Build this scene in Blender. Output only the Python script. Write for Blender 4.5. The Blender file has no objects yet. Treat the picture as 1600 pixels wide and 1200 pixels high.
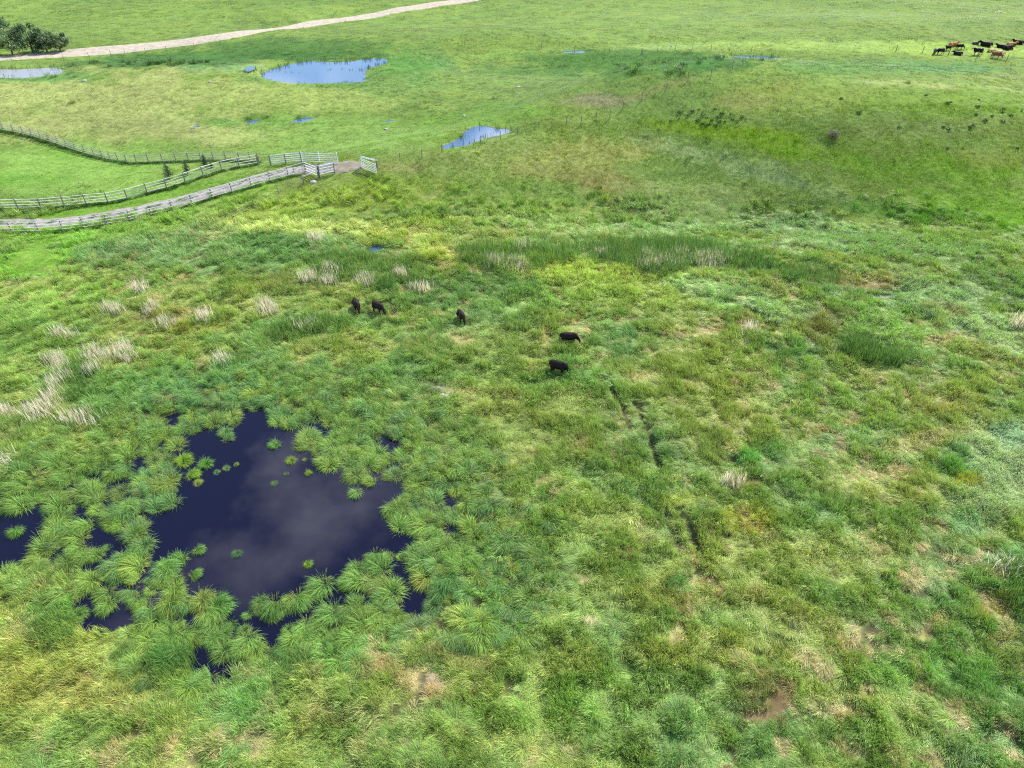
import bpy, bmesh, math, random
import numpy as np
from mathutils import Vector, Matrix

R = math.radians
rng = np.random.default_rng(11)
random.seed(11)
S = bpy.context.scene

# ------------------------------------------------------------------ camera
CAM_H, PITCH, FPX = 37.0, 37.5, 1067.0          # metres, degrees below horizontal, focal length in 1600-px units
cam = bpy.data.cameras.new('camera')
cam.sensor_width = 36.0
cam.lens = 36.0 * FPX / 1600.0
cam.clip_start, cam.clip_end = 0.5, 20000
camo = bpy.data.objects.new('camera', cam)
camo.location = (0, 0, CAM_H)
camo.rotation_euler = (R(90 - PITCH), 0, 0)
S.collection.objects.link(camo)
S.camera = camo

# ------------------------------------------------------------------ sky and sun
SUN_EL, SUN_AZ = 47.0, 40.0                      # azimuth clockwise from +Y (camera heading)
w = bpy.data.worlds.new('World'); S.world = w; w.use_nodes = True
nt = w.node_tree; nt.nodes.clear()
out = nt.nodes.new('ShaderNodeOutputWorld'); bg = nt.nodes.new('ShaderNodeBackground')
sky = nt.nodes.new('ShaderNodeTexSky'); sky.sky_type = 'NISHITA'; sky.sun_disc = False
sky.sun_elevation = R(SUN_EL); sky.sun_rotation = R(SUN_AZ)
sky.air_density = 1.0; sky.dust_density = 0.1; sky.ozone_density = 1.5
tc = nt.nodes.new('ShaderNodeTexCoord'); sep = nt.nodes.new('ShaderNodeSeparateXYZ')
nt.links.new(tc.outputs['Generated'], sep.inputs[0])
def wmath(op, a, b=None):
    n = nt.nodes.new('ShaderNodeMath'); n.operation = op
    for i, v in enumerate((a, b)):
        if v is None: continue
        if isinstance(v, (int, float)): n.inputs[i].default_value = v
        else: nt.links.new(v, n.inputs[i])
    return n.outputs[0]
zc = wmath('ADD', wmath('MAXIMUM', sep.outputs[2], 0.0), 0.12)
cmb = nt.nodes.new('ShaderNodeCombineXYZ')
nt.links.new(wmath('DIVIDE', sep.outputs[0], zc), cmb.inputs[0])
nt.links.new(wmath('DIVIDE', sep.outputs[1], zc), cmb.inputs[1])
cmb.inputs[2].default_value = 9.99
nz = nt.nodes.new('ShaderNodeTexNoise'); nz.inputs['Scale'].default_value = 2.1
nz.inputs['Detail'].default_value = 7; nz.inputs['Roughness'].default_value = 0.55
nt.links.new(cmb.outputs[0], nz.inputs['Vector'])
rp = nt.nodes.new('ShaderNodeValToRGB')
rp.color_ramp.elements[0].position = 0.53; rp.color_ramp.elements[0].color = (0, 0, 0, 1)
rp.color_ramp.elements[1].position = 0.645; rp.color_ramp.elements[1].color = (1, 1, 1, 1)
nt.links.new(nz.outputs['Fac'], rp.inputs[0])
mx = nt.nodes.new('ShaderNodeMix'); mx.data_type = 'RGBA'
mrz = nt.nodes.new('ShaderNodeMapRange'); mrz.interpolation_type = 'SMOOTHSTEP'; nt.links.new(sep.outputs[2], mrz.inputs[0]); mrz.inputs[1].default_value = 0.17; mrz.inputs[2].default_value = 0.33
nt.links.new(wmath('MULTIPLY', rp.outputs[0], mrz.outputs[0]), mx.inputs['Factor'])
nt.links.new(sky.outputs[0], mx.inputs['A'])
mx.inputs['B'].default_value = (12.4, 13.0, 14.6, 1)
nt.links.new(mx.outputs['Result'], bg.inputs[0]); bg.inputs[1].default_value = 0.15
nt.links.new(bg.outputs[0], out.inputs[0])

sun = bpy.data.lights.new('sun', 'SUN'); sun.energy = 4.8; sun.angle = R(0.53); sun.color = (1.0, 0.95, 0.85)
suno = bpy.data.objects.new('sun', sun); S.collection.objects.link(suno)
sd = Vector((math.sin(R(SUN_AZ)) * math.cos(R(SUN_EL)), math.cos(R(SUN_AZ)) * math.cos(R(SUN_EL)), math.sin(R(SUN_EL))))
suno.rotation_euler = (-sd).to_track_quat('-Z', 'Y').to_euler()
suno.location = (60, 80, 90)

S.view_settings.view_transform = 'Standard'; S.view_settings.look = 'None'
S.view_settings.gamma = 1.0; S.view_settings.use_curve_mapping = False
S.view_settings.exposure = 0.8
S.render.engine = 'CYCLES'
S.cycles.max_bounces = 6; S.cycles.diffuse_bounces = 2; S.cycles.glossy_bounces = 2
S.cycles.transmission_bounces = 3; S.cycles.transparent_max_bounces = 4
S.cycles.use_denoising = False; S.cycles.filter_width = 1.15
S.cycles.caustics_reflective = False; S.cycles.caustics_refractive = False

# ------------------------------------------------------------------ helpers: projection
CT, ST = math.cos(R(PITCH)), math.sin(R(PITCH))
FW = np.array([0, CT, -ST]); UP = np.array([0, ST, CT])
def rays(px, py):
    px = np.asarray(px, float); py = np.asarray(py, float)
    a = (px - 800) / FPX; b = -(py - 600) / FPX
    d = FW[None] + np.stack([a, b * UP[1], b * UP[2]], -1)
    return d
def flat(px, py, z=0.0):
    d = rays([px], [py])[0]; t = (z - CAM_H) / d[2]
    return np.array([d[0] * t, d[1] * t])
def proj(x, y, z):
    x = np.asarray(x, float); y = np.asarray(y, float); z = np.asarray(z, float) - CAM_H
    dep = np.maximum(y * FW[1] + z * FW[2], 1e-3); u = y * UP[1] + z * UP[2]
    return 800 + FPX * x / dep, 600 - FPX * u / dep

# ------------------------------------------------------------------ helpers: noise
_perm = rng.permutation(4096)
_val = rng.random(4096)
def vnoise(x, y, seed=0):
    xi = np.floor(x).astype(np.int64); yi = np.floor(y).astype(np.int64)
    fx = x - xi; fy = y - yi
    fx = fx * fx * fx * (fx * (fx * 6 - 15) + 10); fy = fy * fy * fy * (fy * (fy * 6 - 15) + 10)
    def h(a, b): return _val[_perm[(_perm[(a + seed * 131) & 4095] + b) & 4095]]
    return (h(xi, yi) * (1 - fx) + h(xi + 1, yi) * fx) * (1 - fy) + (h(xi, yi + 1) * (1 - fx) + h(xi + 1, yi + 1) * fx) * fy
def fbm(x, y, scale, octv=4, seed=0, gain=0.5):
    x = np.asarray(x, float) / scale; y = np.asarray(y, float) / scale
    s = 0; a = 1; t = 0
    for o in range(octv):
        s = s + a * vnoise(x, y, seed + o * 7); t += a; a *= gain; x = x * 2.03 + 17.3; y = y * 2.03 + 5.7
    return s / t
def sstep(a, b, x):
    t = np.clip((x - a) / (b - a), 0, 1); return t * t * (3 - 2 * t)
def lin(c):
    c = np.asarray(c, float) / 255
    return np.where(c <= 0.04045, c / 12.92, ((c + 0.055) / 1.055) ** 2.4)

def sdist(poly, x, y):
    """signed distance to a closed polygon (negative inside)"""
    p = np.asarray(poly, float); x = np.asarray(x, float); y = np.asarray(y, float)
    d = np.full(x.shape, 1e18); s = np.zeros(x.shape, bool)
    n = len(p); j = n - 1
    for i in range(n):
        ax, ay = p[j]; bx, by = p[i]
        ex, ey = bx - ax, by - ay; wx, wy = x - ax, y - ay
        t = np.clip((wx * ex + wy * ey) / (ex * ex + ey * ey + 1e-12), 0, 1)
        d = np.minimum(d, (wx - ex * t) ** 2 + (wy - ey * t) ** 2)
        c = ((ay > y) != (by > y)) & (x < (bx - ax) * (y - ay) / (by - ay + 1e-12) + ax)
        s ^= c; j = i
    return np.where(s, -1, 1) * np.sqrt(d)
def ldist(line, x, y):
    p = np.asarray(line, float); d = np.full(np.shape(x), 1e18)
    for i in range(len(p) - 1):
        ax, ay = p[i]; ex, ey = p[i + 1] - p[i]; wx, wy = x - ax, y - ay
        t = np.clip((wx * ex + wy * ey) / (ex * ex + ey * ey + 1e-12), 0, 1)
        d = np.minimum(d, (wx - ex * t) ** 2 + (wy - ey * t) ** 2)
    return np.sqrt(d)
def bounds(poly, m):
    p = np.asarray(poly); return p[:, 0].min() - m, p[:, 0].max() + m, p[:, 1].min() - m, p[:, 1].max() + m

# ------------------------------------------------------------------ terrain
def axis(lo, hi, steps):
    a = [0.0]
    for lim, st in steps:
        while a[-1] < lim: a.append(a[-1] + st)
    while a[-1] < hi: a.append(a[-1] * 1.12)
    return a
xa = axis(0, 5000, [(62, 0.5), (130, 1.0), (240, 2.5)])
GX = np.array([-v for v in xa[:0:-1]] + xa)
ya = axis(0, 6000, [(100, 0.45), (150, 0.7), (210, 1.2), (330, 3.0)])
yb = axis(0, 900, [(20, 2.0), (60, 6.0)])
GY = np.array([-v for v in yb[:0:-1]] + ya)

HILLS = [(1340, 195, 5.2, 38, 16, 0), (1580, 330, 1.6, 26, 17, 0), (900, 225, 3.0, 24, 8, 22), (170, 150, 3.0, 44, 15, 0),
         (760, 92, 3.2, 38, 15, 0), (1010, 108, -2.4, 30, 12, 0), (610, 305, 1.3, 18, 10, 0), (90, 262, 0.9, 20, 7, 0),
         (800, 415, 0.6, 12, 4, 0), (1500, 60, 2.0, 50, 20, 0), (200, 245, -0.8, 14, 7, 0), (500, 105, -1.2, 34, 10, 0),
         (300, 62, 1.2, 60, 12, 0), (1400, 338, -1.9, 26, 7, 0), (1470, 258, 1.8, 24, 9, 0), (1080, 325, -1.2, 22, 6, 0), (1120, 225, 1.6, 20, 8, 0), (560, 225, -1.2, 26, 9, 0), (700, 290, 1.3, 16, 7, 0)]
_hc = [(flat(a, b), h, sx, sy, rot) for a, b, h, sx, sy, rot in HILLS]
def base_h(x, y):
    z = np.zeros(np.shape(x))
    for c, h, sx, sy, rot in _hc:
        dx, dy = x - c[0], y - c[1]; cr, sr = math.cos(R(rot)), math.sin(R(rot))
        u, v = dx * cr + dy * sr, -dx * sr + dy * cr
        z = z + 1.5 * h * np.exp(-0.5 * ((u / sx) ** 2 + (v / sy) ** 2))
    d = np.hypot(x, y)
    z = z + (fbm(x, y, 42, 3, 3) - 0.5) * 3.0 * sstep(60, 130, d)
    z = z + (fbm(x, y, 220, 3, 5) - 0.5) * 16 * sstep(230, 700, d)
    return z
MX, MY = np.meshgrid(GX, GY)
Z = base_h(MX, MY)
def interp(x, y):
    x = np.asarray(x, float); y = np.asarray(y, float)
    i = np.clip(np.searchsorted(GX, x) - 1, 0, len(GX) - 2); j = np.clip(np.searchsorted(GY, y) - 1, 0, len(GY) - 2)
    u = np.clip((x - GX[i]) / (GX[i + 1] - GX[i]), 0, 1); v = np.clip((y - GY[j]) / (GY[j + 1] - GY[j]), 0, 1)
    return (Z[j, i] * (1 - u) + Z[j, i + 1] * u) * (1 - v) + (Z[j + 1, i] * (1 - u) + Z[j + 1, i + 1] * u) * v
_T = np.concatenate([np.arange(20, 160, 0.4), np.arange(160, 700, 1.2)])
def gp(px, py):
    """pixel of the photograph -> point where its ray meets the ground"""
    d = rays(np.atleast_1d(px), np.atleast_1d(py)); o = []
    for k in range(len(d)):
        X, Y, ZZ = d[k, 0] * _T, d[k, 1] * _T, CAM_H + d[k, 2] * _T
        g = ZZ - interp(X, Y); idx = np.nonzero(g < 0)[0]
        i = idx[0] if len(idx) else len(_T) - 1
        a, b = g[max(i - 1, 0)], g[i]; t = _T[max(i - 1, 0)] + (_T[i] - _T[max(i - 1, 0)]) * (a / (a - b) if a != b else 0)
        o.append((d[k, 0] * t, d[k, 1] * t))
    return np.array(o)
def gps(pts):
    p = np.asarray(pts, float); return gp(p[:, 0], p[:, 1])
def gz(x, y): return float(interp(np.array([x]), np.array([y]))[0])

# lanes and roads: pixel centre lines
DRIVE = gps([(-70, 350), (-30, 350), (0, 349), (60, 349), (105, 346), (150, 339), (180, 334), (210, 329), (240, 323), (290, 312), (330, 302),
             (365, 290), (400, 278), (440, 269), (480, 264), (515, 262), (545, 260), (566, 259)])
ROAD = gps([(-160, 99), (-60, 95.5), (0, 91.5), (80, 86), (160, 79), (235, 71.5), (300, 64), (360, 56), (430, 46), (500, 35), (620, 16), (760, -6), (900, -28)])
def smooth_line(p, n):
    p = np.asarray(p); s = np.concatenate([[0], np.cumsum(np.hypot(*np.diff(p, axis=0).T))])
    t = np.linspace(0, s[-1], n); q = np.stack([np.interp(t, s, p[:, k]) for k in (0, 1)], -1)
    for _ in range(12):
        q[1:-1] = 0.25 * q[:-2] + 0.5 * q[1:-1] + 0.25 * q[2:]
    return q
DRIVE = smooth_line(DRIVE, 150); ROAD = smooth_line(ROAD, 260)
DRIVE_W, ROAD_W = 3.3, 7.6
YARD = gps([(478, 262), (505, 259), (530, 255), (548, 252), (563, 255), (568, 262), (556, 267), (535, 270), (520, 272), (498, 268)])

# open water of the near marsh (pixel outlines of what shows between the tussocks)
OPEN = [
 [(272,748),(270,718),(296,690),(318,678),(345,682),(352,700),(372,702),(374,640),(382,637),(386,660),(402,655),(407,640),(416,652),(422,672),(445,676),(466,680),(462,697),(478,712),(492,724),(515,735),(540,746),(556,752),(572,764),(598,760),(622,756),(618,776),(602,800),(600,815),(606,836),(640,842),(664,835),(671,846),(640,853),(622,856),(565,862),(560,884),(520,898),(480,915),(432,930),(400,940),(368,956),(345,930),(312,930),(283,930),(276,897),(300,880),(262,868),(240,877),(233,842),(229,810),(262,800),(274,792)],
 [(0,808),(45,800),(60,790),(84,818),(70,832),(62,852),(36,872),(0,886),(-50,900),(-60,820)],
 [(136,838),(150,812),(170,806),(160,840),(140,862)], [(184,842),(200,840),(204,860),(188,862)], [(195,756),(207,754),(206,770),(196,770)],
 [(119,780),(134,782),(140,798),(124,796)], [(586,684),(606,682),(612,706),(600,716),(590,700)], [(484,664),(508,662),(514,682),(494,684)],
 [(126,948),(150,940),(162,958),(160,978),(132,974)], [(283,962),(300,958),(308,985),(296,994)], [(304,1012),(330,1006),(348,1030),(340,1052),(316,1050)],
 [(487,938),(520,926),(560,918),(573,926),(560,940),(520,948),(495,956)], [(604,884),(640,880),(652,902),(628,914),(610,906)],
 [(452,956),(480,950),(494,962),(474,978),(456,972)], [(406,978),(430,974),(444,990),(424,1016),(408,1010)], [(648,944),(664,940),(668,958),(654,966)],
 [(262,655),(276,650),(280,664),(266,668)], [(150,900),(172,896),(170,908),(154,910)], [(690,770),(704,764),(708,780),(694,784)], [(700,830),(718,822),(722,838),(704,842)],

]
OPENW = [gps(p) for p in OPEN]
MARSH_LEVEL = -0.14
WET = [(-90, 790), (60, 768), (130, 738), (200, 698), (258, 650), (330, 640), (400, 622), (480, 640), (560, 660), (625, 690), (645, 740), (672, 800), (690, 850), (664, 900), (676, 960), (600, 962), (500, 990), (440, 1030), (340, 1066), (290, 1000), (180, 990), (112, 972), (130, 905), (60, 885), (-90, 925)]
WETW = gps(WET)
# micro relief of the marsh: humps and hoof-trodden hollows
near_m = sstep(115, 80, MY) * (np.abs(MX) < 130) * sstep(1.4, 5.0, ldist(DRIVE, MX, MY))
Z = Z + near_m * ((fbm(MX, MY, 2.2, 3, 21) - 0.35) * 0.75 + 0.03)
# smooth ground under the lanes
dl = ldist(DRIVE, MX, MY); dr = ldist(ROAD, MX, MY)
def carve_union(polys, level, off, zz, depth=0.45):
    for p in polys:
        a, b, c, d_ = bounds(p, 4.5)
        m = (MX > a) & (MX < b) & (MY > c) & (MY < d_)
        if not m.any(): continue
        d = sdist(p, MX[m], MY[m]) - off
        tgt = level + np.where(d < 0, np.maximum(0.5 * d, -depth), 0.18 * d)
        k = sstep(2.2, 0.4, d)
        zz[m] = np.minimum(zz[m], zz[m] * (1 - k) + np.minimum(tgt, zz[m]) * k) if level < 0.5 else zz[m] * (1 - k) + tgt * k
    return zz
Z = carve_union([WETW], MARSH_LEVEL, -0.3, Z, 0.12)
Z = carve_union(OPENW, MARSH_LEVEL, 0.55, Z)
# ruts trodden through the sedge
RUTS = [gps(l) for l in ([(956, 606), (968, 625), (978, 645), (988, 668)], [(994, 628), (1004, 645), (1012, 668), (1019, 690), (1026, 712), (1032, 730)],
                         [(1042, 795), (1047, 815), (1053, 838), (1062, 858)], [(1062, 790), (1072, 812), (1082, 836), (1092, 862)],
                         [(1150, 470), (1185, 492), (1215, 515)])]
drut = np.full(MX.shape, 1e9)
for l in RUTS:
    a, b, c, d_ = bounds(l, 3); m = (MX > a) & (MX < b) & (MY > c) & (MY < d_)
    drut[m] = np.minimum(drut[m], ldist(l, MX[m], MY[m]))
Z -= 0.28 * sstep(0.6, 0.12, drut)

PONDS = {
 'north': [(397, 107), (412, 103.5), (440, 102), (462, 100), (478, 98), (500, 97.5), (525, 97), (550, 95.5), (570, 92.5), (592, 90.5), (607, 91.5), (604, 96), (590, 99), (575, 101), (568, 106), (569, 117), (545, 118.5), (500, 119), (465, 119), (440, 116), (425, 112)],
 'fence': [(689, 227), (700, 222), (718, 214), (728, 204), (738, 198), (758, 194), (772, 196), (790, 196), (800, 200), (788, 205), (765, 211), (745, 220), (728, 226), (708, 231), (692, 232.5)],
 'east': [(1142, 84.5), (1158, 83.5), (1185, 84), (1214, 86), (1219, 89), (1198, 91), (1170, 90.5), (1150, 89.5)],
 'far': [(878, 77), (892, 75.5), (908, 78), (914, 81.5), (898, 81.5), (882, 80)],
 'road': [(-70, 112), (-30, 108), (15, 106.5), (50, 104), (85, 101.5), (96, 103), (88, 109), (60, 113), (35, 117), (0, 118), (-60, 120)],
 'twin a': [(383, 189.5), (392, 185), (407, 184), (402, 190), (390, 192)],
 'twin b': [(456, 187), (468, 182), (486, 179), (489, 184), (478, 189), (462, 190.5)],
 'seep': [(570, 390), (578, 385), (588, 382), (602, 384), (596, 391), (582, 395)],
 'mud': [(1345, 462), (1365, 458.5), (1392, 455), (1420, 449), (1422, 451), (1396, 458), (1370, 462), (1350, 464)],
 'small a': [(300, 196), (308, 195), (312, 197.5), (303, 198.5)],
 'small b': [(600, 187.5), (612, 186), (618, 187.5), (606, 189.5)],
 'nook': [(386, 105.5), (392, 104.5), (394, 107), (388, 108)],
}
POND = {}
for k, pl in PONDS.items():
    q = gps(pl); zz = interp(q[:, 0], q[:, 1]); lev = float(np.percentile(zz, 15)) - 0.05
    POND[k] = (q, lev)
for k, (q, lev) in POND.items():
    Zc = Z.copy()
    a, b, c, d_ = bounds(q, 7); m = (MX > a) & (MX < b) & (MY > c) & (MY < d_)
    d = sdist(q, MX[m], MY[m])
    tgt = lev + np.where(d < 0, np.maximum(0.35 * d, -0.5), 0.06 * d)
    wdt = 5.0 if k in ('north', 'fence', 'road', 'east', 'far') else 1.6
    kk = np.where(d < 0.35, 1.0, sstep(wdt, 0.35, d))
    Z[m] = Z[m] * (1 - kk) + tgt * kk
water_gap = 0.004

# ------------------------------------------------------------------ vegetation colour map (tint zones over a noise base)
# px, py, rx, ry, turn, photographed colour, strength, height factor, lodging, bareness
BLOBS = [
 # far pastures
 (190,160,260,58,-4,(186,196,122),.9,1,0,0), (60,140,110,26,0,(196,208,130),.7,1,0,0), (330,205,120,22,4,(190,202,128),.7,1,0,0), (200,200,150,20,6,(170,178,112),.6,1,0,.1),
 (300,92,190,15,-3,(84,134,62),.95,1.3,0,0), (480,72,200,12,0,(92,140,66),.8,1.2,0,0), (60,120,90,10,0,(112,170,84),.8,1.2,0,0), (340,106,80,5,0,(140,178,118),.6,1,0,0),
 (500,88,120,10,0,(78,128,56),.8,1.3,0,0), (650,105,70,26,0,(96,158,70),.8,1.2,0,0), (560,130,170,14,3,(118,166,88),.7,1,0,0), (690,96,36,14,30,(120,162,96),.6,1,0,0),
 (480,150,200,18,3,(176,196,110),.7,1,0,0), (430,188,60,10,0,(112,158,66),.8,1.2,0,0), (345,192,36,7,0,(120,176,76),.8,1,0,0),
 (560,210,180,34,0,(148,188,94),.7,1,0,0), (760,180,110,20,-6,(120,166,58),.7,1,0,0), (760,120,180,24,-8,(138,168,86),.7,1,0,0), (800,85,60,10,0,(150,190,90),.7,1,0,0),
 (980,96,190,24,-4,(88,138,64),.9,1.2,0,0), (1120,100,70,12,0,(74,132,60),.7,1.2,0,0), (900,135,140,14,-4,(120,152,78),.6,1,0,0),
 (940,157,62,11,0,(150,146,116),.85,.5,0,.85), (1020,140,60,8,-18,(150,150,92),.6,1,0,.2),
 (1120,72,180,7,0,(176,204,116),.8,.8,0,0), (1350,74,260,10,0,(176,206,104),.85,.8,0,0), (1520,78,140,12,0,(176,208,92),.8,.7,0,0),
 (1330,105,120,14,0,(112,158,78),.8,1,0,0), (1480,106,80,10,3,(110,164,96),.8,1.1,0,0), (1560,125,80,10,0,(150,168,84),.6,1,0,0),
 (1480,136,150,6,4,(182,194,126),.85,1,0,.1), (1300,160,170,24,-3,(150,172,80),.75,1,0,0), (1500,160,160,26,0,(134,172,62),.75,1,0,0),
 (1180,150,90,18,-10,(160,176,84),.7,1,0,0), (1160,160,50,14,0,(160,160,104),.4,1,0,.1),
 (1120,205,170,13,4,(136,172,26),.9,1.1,0,0), (1250,235,120,18,10,(132,176,32),.85,1.1,0,0), (1440,205,150,22,0,(132,152,78),.6,1,0,0), (1420,240,140,22,4,(128,158,60),.7,1,0,0),
 (1480,270,160,26,0,(126,172,44),.75,1,0,0), (1540,330,120,36,8,(120,170,40),.85,.9,0,0), (1390,330,120,16,6,(86,142,50),.7,1,0,0), (1550,250,60,18,0,(150,162,72),.5,1,0,0),
 (1030,228,80,13,12,(158,182,122),.72,1.1,1,0), (1170,262,100,18,14,(160,184,126),.75,1.1,1,0), (1270,295,60,12,14,(156,182,128),.45,1.1,1,0),
 (900,250,110,30,-8,(168,174,98),.8,1,0,.1), (940,285,80,16,6,(150,146,84),.75,.9,0,.2), (860,270,60,18,0,(146,156,84),.5,1,0,0), (1080,300,130,12,4,(160,182,110),.6,1,.3,0),
 (740,240,110,22,-10,(150,172,96),.6,1,0,0), (620,262,50,9,0,(158,160,98),.6,.9,0,.1), (640,300,120,26,0,(134,168,48),.85,1.2,0,0), (800,300,140,22,0,(118,160,62),.7,1.1,0,0),
 (490,320,110,26,-10,(160,186,62),.8,1.2,0,0), (840,325,120,18,0,(130,168,60),.6,1,0,0), (1100,330,190,18,4,(150,182,110),.7,1.2,.4,0), (1240,318,60,6,0,(96,132,54),.6,1,0,0),
 # yard lawn, verge and paddock
 (110,262,170,44,0,(150,190,92),.95,.55,0,0), (20,278,80,10,0,(122,178,62),.6,.6,0,0), (110,240,60,12,10,(128,176,68),.7,.6,0,0), (230,290,130,16,-12,(152,190,94),.9,.5,0,0),
 (200,322,260,14,-12,(128,178,56),.85,.6,0,0), (60,400,120,36,-8,(124,180,48),.9,.7,0,0), (230,352,110,14,-14,(132,176,56),.8,.8,0,0), (40,385,60,14,0,(120,158,60),.4,.7,0,0),
 (380,312,60,18,-16,(140,180,60),.8,.9,0,0),
 # tall lush swath left and the band behind the reeds
 (300,388,180,30,-4,(128,164,96),.8,1.7,.5,0), (190,400,70,22,0,(108,152,90),.65,1.7,.4,0), (430,385,50,22,0,(108,158,82),.65,1.6,.3,0), (560,358,190,14,2,(192,206,116),.85,1.2,.5,.1),
 (450,356,80,12,0,(186,206,110),.7,1.2,.5,0), (640,372,90,14,0,(170,190,78),.7,1.1,.2,0), (690,395,40,16,0,(182,196,70),.7,1,0,0),
 (700,345,120,12,0,(166,192,80),.7,1.1,.2,0), (900,350,170,16,0,(146,184,96),.6,1.2,.4,0), (1060,358,150,12,0,(150,188,120),.6,1.2,.6,0), (1260,365,120,26,8,(140,178,122),.7,1.3,.7,0),
 (1400,385,130,26,8,(122,166,90),.6,1.3,.6,0),
 (90,470,150,30,-8,(150,186,84),.7,1.2,.3,0), (200,500,80,20,0,(134,150,70),.5,1,0,0), (290,490,56,10,-10,(146,130,66),.55,1,0,0), (440,440,70,16,6,(132,140,68),.5,1,0,0), (310,515,50,9,0,(146,142,50),.5,1,0,0),
 (500,505,120,18,0,(96,152,76),.6,1.3,.2,0), (60,560,100,60,0,(136,172,76),.5,1.1,.2,0),
 # middle meadow
 (880,425,120,22,4,(186,206,92),.85,1.1,.4,0), (980,455,150,26,6,(168,194,84),.7,1.1,.3,0), (840,470,110,20,0,(150,186,90),.5,1.1,.3,0), (1060,440,90,16,0,(180,202,96),.6,1.1,.3,0),
 (1310,442,20,7,0,(176,160,112),.6,.6,0,.4), (1362,446,40,9,-4,(180,162,118),.8,.6,0,.6), (1355,436,60,10,-4,(170,160,90),.5,.8,0,.3),
 (1180,470,150,22,14,(150,188,120),.7,1.3,.7,0), (1480,470,110,26,18,(152,188,126),.75,1.4,.9,0), (1560,520,100,30,24,(160,192,126),.75,1.4,.9,0), (1400,510,120,34,20,(142,182,82),.7,1.3,.7,0),
 (1480,484,46,9,14,(148,134,76),.5,1,0,0), (1280,520,40,26,30,(136,138,74),.55,1.1,0,0), (1290,500,40,24,0,(140,130,70),.5,1,0,0), (1240,545,40,20,20,(96,150,70),.7,1.2,.2,0),
 (720,532,26,12,14,(190,172,132),.85,.5,0,.8), (620,540,34,10,0,(180,178,116),.6,.7,0,.4), (690,608,30,8,14,(176,164,140),.8,.4,0,.8), (730,612,26,9,0,(160,156,96),.6,.8,0,.3),
 (800,540,120,40,0,(150,168,86),.5,1,0,0), (930,590,60,26,28,(110,164,84),.6,1.3,.2,0), (850,600,46,22,0,(116,166,84),.5,1.2,.2,0), (1000,590,26,8,0,(196,176,134),.8,.5,0,.6), (900,520,26,9,0,(190,190,120),.5,1,.5,.1),
 (1080,600,140,60,0,(150,166,70),.6,1,0,0), (880,680,110,60,0,(140,158,70),.55,1,0,0), (1120,690,80,40,0,(156,166,84),.5,1,0,.1), (1200,720,50,26,0,(98,164,84),.65,1.3,.2,0), (1160,720,24,14,0,(90,166,80),.6,1.4,.1,0),
 (1160,755,26,8,0,(196,166,142),.8,.6,0,.6), (1060,780,50,14,0,(150,168,40),.7,1.1,0,0), (1000,860,50,22,0,(140,170,96),.4,1,0,0), (1170,810,50,30,14,(176,180,52),.75,1,0,0),
 (1560,745,80,80,30,(160,188,132),.9,1.5,1,0), (1500,820,50,26,20,(120,168,104),.85,1.5,.8,0), (1495,730,30,26,0,(88,158,52),.7,1.3,.1,0), (1505,752,22,10,0,(178,180,44),.7,1.1,0,0), (1588,680,40,24,0,(140,184,140),.8,1.5,1,0),
 (1440,690,90,16,-8,(182,176,118),.65,.9,.5,.3), (1350,640,160,30,0,(150,176,86),.5,1,.2,0), (1300,620,60,16,0,(126,172,72),.5,1.1,.3,0), (1470,640,60,20,0,(168,170,98),.5,1,0,.1), (1330,690,70,24,0,(138,178,108),.55,1.2,.4,0),
 (1400,760,110,30,0,(166,174,80),.55,1,.2,.1), (1320,860,120,40,0,(168,178,92),.5,1,.3,.1),
 # foreground
 (1590,900,40,60,0,(94,152,74),.7,1.3,.3,0), (1560,950,40,26,0,(178,172,56),.55,1,0,0), (1590,980,50,30,0,(88,160,56),.7,1.4,.2,0), (1430,990,40,14,14,(204,188,136),.75,.6,0,.5), (1385,1015,24,8,20,(206,190,144),.75,.5,0,.6),
 (1350,1080,120,30,0,(160,180,84),.6,1,.3,0), (1500,1050,90,40,20,(120,174,70),.6,1.3,.3,0), (1400,1060,80,26,0,(120,176,72),.5,1.2,.2,0), (1225,1090,14,30,-30,(176,150,118),.8,.6,0,.65), (1165,1078,20,9,10,(190,166,136),.7,.5,0,.6), (1200,1116,26,9,0,(190,156,140),.75,.5,0,.7), (1190,1095,60,40,0,(150,140,92),.6,.8,0,.35), (1215,1100,22,16,20,(120,92,74),.85,.4,0,.85), (1185,1122,40,10,0,(150,112,98),.8,.4,0,.8), (1180,1082,14,7,0,(140,108,90),.8,.4,0,.8), (1300,1110,40,18,0,(196,190,142),.6,1,.6,.2),
 (1100,1010,120,40,0,(164,172,64),.6,1,.1,0), (1060,985,16,26,24,(190,176,136),.7,.5,0,.5), (910,905,14,8,0,(200,170,140),.9,.4,0,.7), (850,920,16,8,0,(196,172,144),.8,.4,0,.7), (926,970,12,7,0,(216,186,170),.85,.4,0,.8), (975,862,26,7,0,(190,164,120),.6,.6,0,.5),
 (920,1080,90,40,0,(126,176,76),.6,1.2,.1,0), (1000,1060,60,20,0,(150,184,90),.5,1,.4,0), (1050,920,110,30,0,(160,166,86),.6,1,.1,.1), (1060,910,26,14,0,(110,168,96),.7,1.3,.2,0),
 (650,1075,50,30,30,(170,150,106),.75,.7,0,.6), (680,1065,18,9,20,(222,190,176),.85,.4,0,.8), (590,1040,30,14,0,(146,122,80),.7,.8,0,.4), (730,1030,60,26,20,(170,168,104),.6,.8,0,.3), (645,1070,26,14,0,(206,196,150),.6,.9,.3,.2),
 (600,1120,110,20,0,(160,168,110),.55,1,.2,.1), (820,1120,200,26,0,(120,172,70),.5,1,.1,0),
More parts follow.
